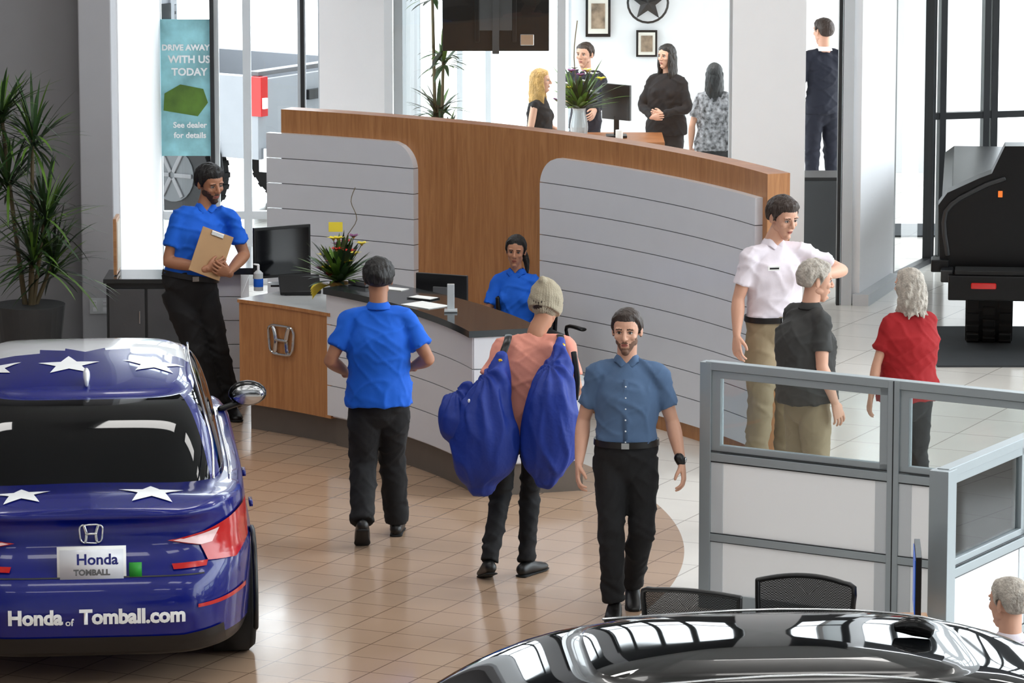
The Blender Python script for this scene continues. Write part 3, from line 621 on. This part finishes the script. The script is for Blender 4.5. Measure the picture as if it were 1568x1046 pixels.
def sedan(name,paint,livery=False):
    E=empty(name); Lh=2.44; N=160; mb=MB(); lift=.055 if livery else 0
    zb=lambda y:lerpk([(0,1.0),(.35,1.045),(.7,1.03),(1.4,1.0),(3.4,.98),(4.0,.94),(4.7,.80),(4.88,.70)],y)
    rows=[(0,.10),(.03,.04),(.12,.01),(.3,0),(.5,0),(.60,.004),(.64,.02),(.72,.028),(.8,.03),(.9,.04),(.95,.045),(.98,.055),(1,.08)]
    verts=[]
    def rowpts(f,ins,kx=1,dz=0):
        out=[]
        for i in range(N):
            a=2*math.pi*i/N; x=(.94-ins)*sp(math.cos(a),6); y=Lh+(Lh-ins)*sp(math.sin(a),4.2)
            tap=1-.05*sm((.8-y)/.8)-.12*sm((y-3.9)/1.0); x*=tap
            Z=.20+f*(zb(y)-.20)
            g=lerpk([(.3,.03),(.42,0),(.60,.0),(.66,.06),(.90,.13),(.95,.10),(1.0,.02),(1.04,.04)],Z)
            y2=y+g*sm(1-y/.5)
            out.append(V((x*kx,y2,Z+dz)))
        return out
    R=[rowpts(f,i) for f,i in rows]
    for kx in(.95,.85,.7,.5,.25,0): R.append(rowpts(1,.08,kx,.03*(1-kx*kx)))
    for r in R: verts+=r
    faces=[];mi=[]
    for i in range(len(R)-1):
        for q in range(N):
            fidx=(i*N+q,i*N+(q+1)%N,(i+1)*N+(q+1)%N,(i+1)*N+q); z=sum(verts[k].z for k in fidx)/4
            faces.append(fidx); mi.append('black' if z<.27 else paint)
    for k in set(mi): mb.add(verts,[f for f,m in zip(faces,mi) if m==k],k)
    ks=[0,.06,.12,.2,.3,.4,.5,.6,.7,.8,.86,.93,1.0]
    def grow(k,shr=1,dz=0):
        kk=k**1.25; a=.80+(.60-.80)*kk; y0=.62+(1.50-.62)*k**1.1; y1=4.05+(3.15-4.05)*k**1.1; z=.96+(1.42-.96)*math.sin(k*math.pi/2)**.9 if k>0 else .96
        b=(y1-y0)/2*shr; c=(y1+y0)/2; a*=shr; o=[]
        for i in range(N):
            t=2*math.pi*i/N; x=a*sp(math.cos(t),5); y=c+b*sp(math.sin(t),5)
            up_=lift*k*sm((y-1.5)/1.1)
            o.append(V((x,y,z+dz+up_-.015*(y-c)**2*k-(.05 if not livery else .02)*k*max(0,y-2.6)**2)))
        return o,a,b,c
    lv=[grow(k)+(k,) for k in ks]+[grow(1,sh,dz)+(2,) for sh,dz in((.97,.015),(.9,.03),(.7,.050),(.45,.062),(.2,.067),(.0,.068))]
    gvv=[p for l in lv for p in l[0]]; D_={}
    for i in range(len(lv)-1):
        for q in range(N):
            fi=(i*N+q,i*N+(q+1)%N,(i+1)*N+(q+1)%N,(i+1)*N+q); c=sum((gvv[k] for k in fi),V())/4
            o,a,b,cy,k=lv[i]; nx=abs(c.x)/a; ny=abs(c.y-cy)/b
            if k<=.9 and ((nx<.86 and ny>.8) or (ny<.74 and nx>.8 and k<.85) ): m='car_glass'
            elif k==2 or k>.9: m=(paint if c.y<2.38 else 'car_white') if livery else ('car_glass' if (paint=='car_black' and nx<.85 and 1.6<c.y<3.1 and k==2) else paint)
            else: m=paint
            D_.setdefault(m,[]).append(fi)
    for m,f in D_.items(): mb.add(gvv,f,m)
    mb.obj('body',E,smooth='all')
    bv=BVHTree.FromPolygons([tuple(v) for v in mb.v],mb.f)
    d=MB()
    def proj(vs,fs,ax,k,off):
        o=[]
        for u,w in vs:
            if ax=='z': h=bv.ray_cast(V((u,w,3)),V((0,0,-1)))
            else: h=bv.ray_cast(V((u,-1,w)),V((0,1,0)))
            p=h[0] if h[0] else (V((u,w,1)) if ax=='z' else V((u,.3,w)))
            n=h[1] if h[1] else V((0,0,1)); 
            if n.dot(V((0,0,-1)) if ax=='z' else V((0,1,0)))>0: n=-n
            o.append(p+n*off)
        d.add(o,fs,k)
    for sx in(-1,1):
        q=[(.42,.835),(.62,.875),(.80,.935),(.870,.945),(.880,.74),(.80,.700),(.64,.715),(.60,.80)]
        proj(*tess([(sx*x,z) for x,z in q]),'y','red_lens',.012)
        q=[(.45,.832),(.62,.866),(.70,.885),(.66,.81),(.60,.802)]
        proj(*tess([(sx*x,z) for x,z in q]),'y','lens_clear',.018)
        proj(*tess([(sx*x,z) for x,z in[(.44,.715),(.64,.72),(.63,.690),(.45,.685)]]),'y','red_lens',.012)
        proj(*tess([(sx*x,z) for x,z in[(.58,.50),(.86,.52),(.86,.495),(.58,.48)]]),'y','red_lens',.008)
    proj(*tess([(-.5,.33),(.5,.33),(.72,.36),(.74,.24),(-.74,.24),(-.72,.36)]),'y','black',.01)
    proj(*tess([(-.62,.662),(.62,.662),(.62,.655),(-.62,.655)]),'y','black',.004)
    d.tube([(0,1.60,1.475),(0,1.68,1.505),(0,1.76,1.50)],[(.012,.03),(.022,.045),(.006,.02)],'car_white' if livery else 'car_black',side=(1,0,0))
    for sx in(-1,1):
        for wy in(1.03,3.85):
            d.cyl((sx*.70,wy,.335),(sx*.90,wy,.335),.335,'blackrub',n=40); d.cyl((sx*.90,wy,.335),(sx*.935,wy,.335),.33,'blackrub',n=40,r2=.30); d.cyl((sx*.935,wy,.335),(sx*.945,wy,.335),.23,'chrome',n=30)
            pts=[V((sx*.93,wy+.37*math.cos(rad(t)),.335+.37*math.sin(rad(t)))) for t in range(-20,201,10)]; d.tube(pts,[(.015,.02)]*len(pts),'black',n=6,sub=1,side=(1,0,0))
        d.tube([(sx*.84,3.3,.99),(sx*.93,3.3,1.02),(sx*1.0,3.3,1.05)],[(.02,.03),(.02,.03),(.03,.03)],'black'); d.ell((sx*1.01,3.3,1.09),(.12,.07,.08),'car_black',n=20); d.ell((sx*1.01,3.235,1.09),(.10,.02,.062),'chrome',n=18)
        d.tube([(sx*.80,1.0,1.035),(sx*.815,1.6,1.02),(sx*.815,3.2,1.0)],[(.006,.006)]*3,'chrome',n=6)
        pts=[V((sx*x,y,z)) for y,x,z in((.72,.70,1.07),(1.08,.705,1.22),(1.53,.655,1.39),(2.2,.62,1.445+lift*.7),(3.0,.63,1.41+lift))]
        d.tube(pts,[(.008,.006)]*5,'chrome',n=6)
        for yy in(1.55,2.45): d.box((sx*.94,yy-.1,.78),(.02,.16,.025),paint)
    if livery:
        emblem(d,Matrix.Translation((0,.10,.895)),.062,.052,.006,'chrome')
        for x,y,r in ((-.10,2.02,.19),(.40,2.05,.19),(-.55,2.08,.18)): proj(*tess(starpts(x,y,r)),'z','white_decal',.004)
        for x,y,r in((-.38,.36,.17),(.34,.36,.19)): proj(*tess(starpts(x,y,r)),'z','white_decal',.006)
        d.box((0,.055,.735),(.38,.012,.20),'paper'); d.box((0,.046,.735),(.35,.008,.165),'panel_white')
        def text(tx,size,x,z,k,off,ypl=None,bold=.0):
            cu=bpy.data.curves.new('t','FONT'); cu.body=tx; cu.size=size; cu.align_x='CENTER'; cu.offset=bold; cu.resolution_u=3
            o=bpy.data.objects.new('t',cu); COL.objects.link(o); dg=bpy.context.evaluated_depsgraph_get(); dg.update()
            me=bpy.data.meshes.new_from_object(o.evaluated_get(dg)); bpy.data.objects.remove(o)
            vs=[(v.co.x+x,v.co.y+z) for v in me.vertices]; fs=[tuple(p.vertices) for p in me.polygons]
            if ypl is None: proj(vs,fs,'y',k,off)
            else: d.add([V((a,ypl,b_)) for a,b_ in vs],fs,k)
        text('Honda',.110,-.315,.415,'white_decal',.012,None,.0050); text('of',.055,-.128,.405,'white_decal',.012,None,.001); text('Tomball.com',.110,.220,.415,'white_decal',.012,None,.0050)
        text('Honda',.085,.03,.735,'car_blue',0,.041,.002); text('TOMBALL',.045,.0,.675,'grey',0,.041,.002)
        d.box((.24,.05,.70),(.07,.01,.08),'green_sticker')
    d.obj('trim_and_decals',E,smooth='all')
    return E
e=sedan('blue_sedan','car_blue',True); e.location=(-2.31,23.72,0); e.rotation_euler=(0,0,rad(6.0))
e=sedan('black_sedan','car_black'); e.location=(3.45,19.15,0); e.rotation_euler=(0,0,rad(94))
def pickup(name,paint,loc,rz,s=1):
    E=empty(name,loc,rz,s); b=MB()
    for sx in(-1,1):
        b.box((sx*.93,.30,1.0),(.12,.6,.75),paint); b.box((sx*.93,1.05,1.2),(.12,.95,.35),paint); b.box((sx*.93,1.95,1.0),(.12,.9,.75),paint)
        pts=[V((sx*1.0,.98+.52*math.cos(rad(t)),.5+.52*math.sin(rad(t)))) for t in range(0,181,15)]; b.tube(pts,[(.05,.06)]*len(pts),'black',n=8,sub=1,side=(1,0,0))
        b.box((sx*.95,.02,1.20),(.10,.13,.36),'red_lens'); b.box((sx*.96,.0,1.14),(.06,.14,.10),'lens_clear')
        for wy in(.98,4.5):
            b.cyl((sx*.70,wy,.42),(sx*1.0,wy,.42),.42,'blackrub',n=36); b.cyl((sx*1.0,wy,.42),(sx*1.01,wy,.42),.25,'rim',n=24)
            for t in range(0,360,15): b.box((sx*.85,wy+.42*math.cos(rad(t)),.42+.42*math.sin(rad(t))),(.3,.05,.03),'blackrub',R=Matrix.Rotation(rad(t+90),3,'X'))
            for t in range(0,360,60): b.box((sx*1.015,wy+.13*math.cos(rad(t)),.42+.13*math.sin(rad(t))),(.02,.2,.04),'grey',R=Matrix.Rotation(rad(t),3,'X'))
        b.box((sx*.93,3.3,.98),(.12,2.0,.8),paint); b.box((sx*.93,5.2,.95),(.12,.8,.6),paint)
        b.box((sx*.86,3.3,1.58),(.04,1.8,.4),'car_glass')
    b.box((0,.06,1.03),(1.8,.08,.62),paint); b.box((0,.0,1.15),(.5,.05,.09),'black'); b.box((0,-.08,.62),(1.9,.22,.22),'chrome'); b.box((0,.08,1.40),(1.9,.12,.04),'grey')
    b.box((0,2.4,.72),(1.75,4.5,.1),'black'); b.box((0,3.3,1.83),(1.66,1.75,.1),paint); b.box((0,2.42,1.58),(1.6,.04,.42),'car_glass'); b.box((0,2.38,1.2),(1.8,.06,.7),paint)
    for sx in(-1,1): b.box((sx*.84,2.45,1.6),(.1,.1,.5),paint); b.box((sx*.84,4.15,1.6),(.08,.1,.5),paint)
    b.box((0,4.9,1.28),(1.86,1.5,.12),paint); b.box((0,5.6,.95),(1.86,.1,.6),paint)
    b.obj('body',E,bevel=.03); return E
pickup('white_pickup_truck','truck_silver',(-1.84,42.85,0),rad(56),1.06)
E=empty('black_pickup_truck',(3.42,34.9,0),rad(-6))
b=MB()
b.prism([(0,.70),(-.02,1.2),(.05,1.30),(.30,1.42),(.40,1.46),(.50,1.68),(1.9,1.70),(2.02,1.2),(2.0,.70)],0,.28,'truck_black')
b.prism([(.03,.60),(.0,1.10),(.08,1.16),(1.9,1.16),(2.0,.60)],.28,4.2,'truck_black'); b.prism([(.72,1.1),(.85,1.42),(1.5,1.42),(1.7,1.1)],1.6,3.0,'car_glass')
b.box((.47,-.03,1.30),(.035,.02,.05),'amber'); b.tube([(.06,-.01,.80),(.04,-.02,1.15),(.30,-.02,1.34),(.5,-.02,1.42)],[(.02,.012)]*4,'frame_dark',n=8)
b.obj('body',E,bevel=.04)
b=MB(); b.box((1.02,-.16,.58),(1.9,.28,.2),'truck_black'); b.box((1.02,-.17,.70),(1.8,.22,.04),'blackrub'); b.box((.35,-.31,.60),(.2,.02,.05),'red_lens'); b.box((1.7,-.31,.60),(.2,.02,.05),'red_lens'); b.box((.0,.02,.72),(.14,.2,.10),'truck_black'); b.box((.06,-.12,.66),(.1,.2,.1),'frame_dark'); b.obj('bumper',E,bevel=.03)
b=MB()
for x in(.40,1.66):
    for y in(.62,3.5):
        b.cyl((x-.19,y,.43),(x+.19,y,.43),.42,'blackrub',n=36)
        for t in range(0,360,15):
            for q in(-1,0,1): b.box((x+q*.13,y+.425*math.cos(rad(t+q*7)),.43+.425*math.sin(rad(t+q*7))),(.10,.07,.03),'blackrub',R=Matrix.Rotation(rad(t+q*7+90),3,'X'))
b.box((1.0,.6,.42),(1.2,.1,.1),'black'); b.obj('wheels',E,bevel=.006)
mb=MB(); mb.box((4.6,35.2,.008),(2.5,1.9,.014),'mat_dark'); mb.obj('floor_mat')
# ---------------------------------------------------------------- cubicles
def part(name,p0,p1,mods,post0=.075):
    p0=V((*p0,0));p1=V((*p1,0)); d=p1-p0; L=d.length; u=d/L; rz=math.atan2(u.y,u.x); b=MB()
    at=lambda t,z:(p0.x+u.x*t,p0.y+u.y*t,z)
    for i in range(mods+1):
        w=post0 if i==0 else .075
        b.box(at(L*i/mods,.75),(w,w,1.5),'alu',rz=rz)
        if i not in(0,mods): b.box(at(L*i/mods,.75),(.008,.08,1.502),'frame_dark',rz=rz)
    for z,h in((1.48,.05),(.93,.05),(.44,.045),(.05,.1)): b.box(at(L/2,z),(L,.07,h),'alu',rz=rz)
    for z in(.90,.965,.415,.465): b.box(at(L/2,z),(L,.062,.006),'frame_dark',rz=rz)
    for i in range(mods):
        t0=L*i/mods+.035;t1=L*(i+1)/mods-.035; tm=(t0+t1)/2; w=t1-t0
        for zz,hh in((.685,.44),(.25,.33)):
            b.box(at(tm,zz),(w,.04,hh),'frosted',rz=rz)
            for a in(t0+.04,t1-.04): b.box(at(a,zz),(.085,.052,hh),'frame_white',rz=rz)
        for z in(1.43,.98): b.box(at(tm,z),(w,.045,.045),'alu',rz=rz)
        for a in(t0+.03,t1-.03): b.box(at(a,1.2),(.06,.045,.5),'alu',rz=rz)
        b.box(at(tm,1.2),(w,.008,.45),'glass',rz=rz)
    b.obj(name,bevel=.006)
part('cubicle_partition',(1.17,25.9),(3.30,24.6),2)
part('cubicle_partition',(2.25,22.6),(3.33,24.5),2,.11)
b=MB(); b.box((1.94,22.05,.73),(.46,1.0,.035),'wood_desk'); 
for x,y in((1.76,21.65),(2.11,21.65),(1.76,22.45),(2.11,22.45)): b.box((x,y,.36),(.04,.04,.72),'alu')
b.obj('office_desk',bevel=.004)
b=MB(); b.box((2.095,22.28,.98),(.03,.46,.34),'black',rz=rad(-4)); b.box((2.077,22.28,.98),(.004,.42,.30),'blueglow',rz=rad(-4)); b.box((2.095,22.28,.79),(.03,.06,.12),'black'); b.box((2.09,22.28,.757),(.12,.2,.015),'black'); b.obj('desktop_monitor',bevel=.003)
b=MB()
for i in range(4): b.box((1.88+.01*i,22.05+.02*i,.752+.003*i),(.16,.24,.003),'paper',rz=.2*i)
b.obj('paper_stack')
def chair(loc,rz):
    b=MB(); 
    def sf(u,v):
        hw=.26*(1-.12*(1-v)**2); return V((u*hw,.06*(1-u*u)+.02*v,.56+.40*v-.03*u*u*v))
    vs=[sf(-1+2*i/12,j/8) for j in range(9) for i in range(13)]
    b.add(vs,[(j*13+i,j*13+i+1,(j+1)*13+i+1,(j+1)*13+i) for j in range(8) for i in range(12)],'chair_mesh')
    path=[sf(-1+2*i/8,1) for i in range(9)]+[sf(1,1-j/4) for j in range(1,5)]+[sf(1-2*i/8,0) for i in range(1,9)]+[sf(-1,j/4) for j in range(1,5)]
    b.tube(path,[(.020,.014)]*len(path),'black',n=8,sub=2,side=(0,1,0))
    b.tube([(0,.075,.45),(0,.1,.6),(0,.085,.75)],[(.03,.012)]*3,'black'); b.tube([(0,-.2,.46),(0,-.2,.46001),(0,-.2,.475)],[(.25,.24)]*3,'black',n=24)
    b.cyl((0,-.2,.08),(0,-.2,.45),.025,'black')
    for a in range(5):
        t=2*math.pi*a/5; b.tube([(0,-.2,.1),(.28*math.cos(t),-.2+.28*math.sin(t),.06)],[.022,.014],'black'); b.ell((.28*math.cos(t),-.2+.28*math.sin(t),.03),(.02,.02,.03),'black')
    for sx in(-1,1): b.tube([(sx*.22,-.1,.46),(sx*.29,-.1,.55),(sx*.29,-.08,.68),(sx*.28,-.3,.69)],[.014,.014,.014,(.03,.014)],'black')
    b.obj('office_chair',loc=loc,rz=rz,smooth='all')
chair((.93,22.2,0),rad(160)); chair((1.52,22.40,0),rad(-20)); 
chair((2.42,20.95,0),rad(-160)); chair((.12,32.0,0),rad(35))
# ---------------------------------------------------------------- desk items
b=MB(); R_=Matrix.Rotation(rad(28),3,'Z')
b.box((-1.70,32.25,1.22),(.46,.025,.38),'black',R=R_); b.box(V((-1.70,32.25,1.22))+R_@V((0,-.014,0)),(.43,.004,.34),'screen',R=R_); b.box((-1.68,32.29,1.04),(.05,.04,.14),'black'); b.box((-1.68,32.25,.974),(.2,.16,.015),'black'); b.obj('computer_monitor',bevel=.004)
b=MB(); b.box((-1.55,31.85,1.035),(.30,.03,.17),'black',R=Matrix.Rotation(rad(10),3,'Z')@Matrix.Rotation(rad(-50),3,'X')); b.box((-1.55,31.85,.982),(.22,.16,.03),'black'); b.obj('desk_phone',bevel=.005)
b=MB(); R_=Matrix.Rotation(rad(-24),3,'Z'); b.box((-.50,31.15,1.07),(.40,.03,.30),'black',R=R_); b.box((-.49,31.17,.86),(.05,.04,.2),'black'); b.box((-.49,31.17,.77),(.2,.16,.015),'black'); b.box(V((-.50,31.15,1.07))+R_@V((0,-.02,0)),(.12,.02,.12),'grey',R=R_); b.obj('computer_monitor',bevel=.004)
def bottle(loc):
    b=MB(); b.cyl((0,0,0),(0,0,.13),.035,'clear_plastic'); b.cyl((0,0,.13),(0,0,.15),.035,'clear_plastic',r2=.014); b.cyl((0,0,.15),(0,0,.19),.01,'white_decal'); b.tube([(0,0,.19),(-.03,0,.195)],[.008,.006],'white_decal'); b.cyl((0,0,.03),(0,0,.09),.0355,'polo_blue'); b.obj('hand_sanitizer_bottle',loc=loc,smooth=True)
bottle((-1.86,32.0,.967))
def leafstrip(b,base,dir,L,w,droop,k,seg=7,fold=0):
    d=V(dir).normalized(); s=d.cross(V((0,0,1))); s=s.normalized() if s.length>.05 else V((1,0,0)); p=V(base); vs=[]
    for i in range(seg+1):
        t=i/seg; ww=w*(math.sin(math.pi*min(1,.12+t*.88))**.7)*(1 if t<.97 else .1)
        vs+=[p-s*ww,p+s*ww]; d=(d+V((0,0,-droop*(.4+t)/seg))).normalized(); p=p+d*L/seg
    b.add(vs,[(2*i,2*i+1,2*i+3,2*i+2) for i in range(seg)],k)
def spiky(name,loc,heads,pot=True,nleaf=70,LL=.5,w=.012):
    b=MB(); 
    if pot:
        b.tube([(0,0,0),(0,0,.02),(0,0,.55),(0,0,.6)],[(.2,.2),(.21,.21),(.27,.27),(.275,.275)],'planter',n=32,rcap=False); b.cyl((0,0,.6),(0,0,.605),.255,'stem')
    for (x,y,z) in heads:
        b.tube([(x*.15,y*.15,.55),(x*.6,y*.6,.55+(z-.55)*.5),(x,y,z)],[.02,.016,.013],'stem',n=8)
        for i in range(nleaf):
            a=random.random()*6.28; el=random.uniform(-.35,1.4); dv=V((math.cos(a)*math.cos(el),math.sin(a)*math.cos(el),math.sin(el)))
            leafstrip(b,(x,y,z-random.random()*.15),dv,LL*random.uniform(.65,1.05),w,random.uniform(.3,1.1),random.choice(['leaf','leaf','leaf_dark','leaf_bright']))
    b.obj(name,loc=loc)
spiky('potted_dracaena',(-3.72,33.6,0),[(.05,0,1.95),(.14,-.05,1.35),(-.15,.05,1.6),(.05,-.1,1.05),(-.2,.1,2.1),(.18,.1,.95)],nleaf=80,LL=.55)
spiky('potted_palm',(-.66,39.2,0),[(0,0,1.5),(.05,0,2.0),(-.05,0,2.6),(.05,0,1.2)],nleaf=45,LL=.36,w=.02)
def bouquet(name,loc,kind):
    b=MB()
    if kind=='basket':
        b.tube([(0,0,0),(0,0,.01),(0,0,.16),(0,0,.18)],[(.05,.05),(.055,.055),(.065,.065),(.068,.068)],'basket',n=20,rcap=False); z=.18
        for q in range(5): 
            pts=[V((.066*math.cos(a*.4)*(.9+.03*q),.066*math.sin(a*.4)*(.9+.03*q),.02+.036*q)) for a in range(17)]; b.tube(pts,.005,'basket',n=6,sub=1)
        sc=1.3
    else:
        b.tube([(0,0,0),(0,0,.12),(0,0,.26),(0,0,.3)],[(.07,.07),(.085,.085),(.06,.06),(.07,.07)],'clear_plastic',n=20,rcap=False); z=.28; sc=1.5
    for i in range(130):
        a=random.random()*6.28; el=random.uniform(.1,1.5); dv=V((math.cos(a)*math.cos(el),math.sin(a)*math.cos(el),math.sin(el)+.1))
        leafstrip(b,(0,0,z),dv,sc*random.uniform(.15,.30),random.uniform(.006,.022)*sc,random.uniform(.1,.8),random.choice(['leaf','leaf_bright','leaf_dark','leaf_bright']))
    for i in range(20):
        a=random.random()*6.28; r=random.uniform(.03,.16)*sc; p=V((r*math.cos(a),r*math.sin(a),z+random.uniform(.04,.26)*sc)); k=random.choice(['yellow','red','yellow','purple'] if kind=='basket' else ['paper','purple','yellow'])
        b.tube([(0,0,z-.02),p],[.003,.003],'leaf',n=5,sub=1)
        for q in range(6): 
            t=q*1.05; leafstrip(b,p,(math.cos(t),math.sin(t),.6),.045*sc,.013*sc,.5,k,seg=3)
        b.ell(p,(.01,.01,.01),'basket',n=6,rings=4)
    if kind=='basket':
        b.tube([(0,0,z),(.05,0,z+.3),(.13,0,z+.45),(.09,0,z+.58),(.12,0,z+.68)],.003,'stem',n=5); b.box((-.02,-.02,z+.40),(.1,.003,.07),'yellow'); 
        for q in range(5): leafstrip(b,(-.06,-.03,z-.02),(-.6,-.5,.5-.1*q),.2,.022,1.8,'yellow')
    else:
        for t in(.3,1.1,2.2,.0,2.9): leafstrip(b,(0,0,z),(math.cos(t),-.2,math.sin(t)*.9+.5),.55,.03,.5,'leaf_bright')
        b.tube([(0,0,z),(-.05,0,z+.5),(-.02,0,z+.85)],.005,'stem')
    b.obj(name,loc=loc)
bouquet('flower_basket',(-1.24,31.25,.968),'basket')
b=MB(); b.box((-.86,30.95,1.148),(.25,.1,.004),'paper',rz=-.6); b.box((-.60,30.2,1.148),(.28,.2,.004),'paper',rz=-.8); b.box((-.62,30.5,1.15),(.20,.12,.006),'black',rz=-.6); b.box((-.62,30.5,1.155),(.18,.1,.003),'paper',rz=-.6); b.obj('counter_papers')
b=MB(); b.box((-.42,29.95,1.24),(.05,.04,.19),'clear_plastic'); b.box((-.42,29.93,1.155),(.09,.09,.015),'clear_plastic'); b.obj('card_holder',bevel=.003)
b=MB(); b.box((-1.03,31.14,1.163),(.2,.2,.03),'grey',rz=.7); b.box((-1.03,31.14,1.181),(.16,.16,.006),'screen',rz=.7); b.obj('signature_pad',bevel=.003)
# ---------------------------------------------------------------- office furnishings
b=MB(); b.box((.65,42,.86),(1.6,.8,.04),'wood_dark'); b.box((.65,41.7,.43),(1.5,.04,.84),'panel_white'); b.box((-.1,42,.43),(.04,.7,.84),'panel_white'); b.box((1.4,42,.43),(.04,.7,.84),'panel_white'); b.obj('office_reception_table',bevel=.005)
bouquet('flower_vase',(.64,41.85,.881),'vase')
b=MB(); b.box((1.0,42,1.22),(.34,.03,.34),'black',rz=rad(-40)); b.box((1.0,42.02,.985),(.05,.05,.2),'black'); b.box((1.0,42.02,.892),(.2,.2,.02),'black'); b.obj('computer_monitor',bevel=.004)
b=MB(); b.cyl((1.02,41.75,.881),(1.02,41.75,.98),.035,'paper'); b.obj('coffee_mug',smooth=True)
b=MB(); b.box((-.14,38.0,2.52),(.92,.07,.80),'black'); b.box((-.14,37.95,2.5),(.3,.04,.4),'grey'); b.box((-.14,37.93,2.8),(.06,.04,1.4),'grey'); b.box((-.3,37.95,2.45),(.04,.05,.5),'black'); b.box((.02,37.95,2.45),(.04,.05,.5),'black'); b.box((.13,37.95,2.22),(.12,.03,.1),'chrome'); b.obj('wall_mounted_tv',bevel=.006)
def pic(x,z,w,h):
    b=MB(); b.box((x,46.09,z),(w,.03,h),'black'); b.box((x,46.07,z),(w*.8,.01,h*.84),'mat_board'); b.box((x,46.063,z),(w*.55,.01,h*.6),'picture'); b.obj('framed_picture')
pic(.9,1.66,.26,.44); pic(1.41,1.37,.22,.28)
b=MB(); pts=[V((1.42+.21*math.cos(t*math.pi/12),46.08,1.80+.21*math.sin(t*math.pi/12))) for t in range(25)]; b.tube(pts,.012,'black',n=8,sub=1,side=(0,1,0))
sp_=starpts(1.42,1.80,.2); b.add([V((1.42,46.04,1.80))]+[V((x,46.07,z)) for x,z in sp_],[(0,i+1,(i+1)%10+1) for i in range(10)],'black'); b.obj('metal_wall_star')
b=MB(); b.box((2.78,39.9,.40),(.5,.5,.8),'black'); b.box((2.78,39.64,.4),(.46,.02,.74),'planter'); b.obj('file_cabinet',bevel=.005)
# posters
def flattext(b,tx,size,x,y,z,k,bold=.002):
    cu=bpy.data.curves.new('t','FONT'); cu.body=tx; cu.size=size; cu.align_x='CENTER'; cu.offset=bold; cu.resolution_u=3
    o=bpy.data.objects.new('t',cu); COL.objects.link(o); dg=bpy.context.evaluated_depsgraph_get(); dg.update()
    me=bpy.data.meshes.new_from_object(o.evaluated_get(dg)); bpy.data.objects.remove(o)
    b.add([V((v.co.x+x,y,v.co.y+z)) for v in me.vertices],[tuple(p.vertices) for p in me.polygons],k)
b=MB(); b.box((-2.85,38.44,1.75),(.44,.006,1.2),'poster')
b.add([V((-3.05,38.434,1.55)),V((-2.75,38.434,1.50)),V((-2.66,38.434,1.62)),V((-2.70,38.434,1.74)),V((-2.9,38.434,1.78)),V((-3.04,38.434,1.70))],[(0,1,2,3,4,5)],'leaf_bright')
flattext(b,'DRIVE AWAY',.07,-2.85,38.432,2.08,'white_decal',.003); flattext(b,'WITH US',.09,-2.82,38.432,1.97,'white_decal',.003); flattext(b,'TODAY',.09,-2.82,38.432,1.86,'white_decal',.003); flattext(b,'See dealer',.07,-2.82,38.432,1.40,'white_decal'); flattext(b,'for details',.07,-2.82,38.432,1.31,'white_decal')
b.obj('window_poster')
b=MB(); b.box((4.2,41.8,.01),(1.6,.8,.015),'mat_dark'); b.obj('door_mat')
print('DONE',len(bpy.data.objects))
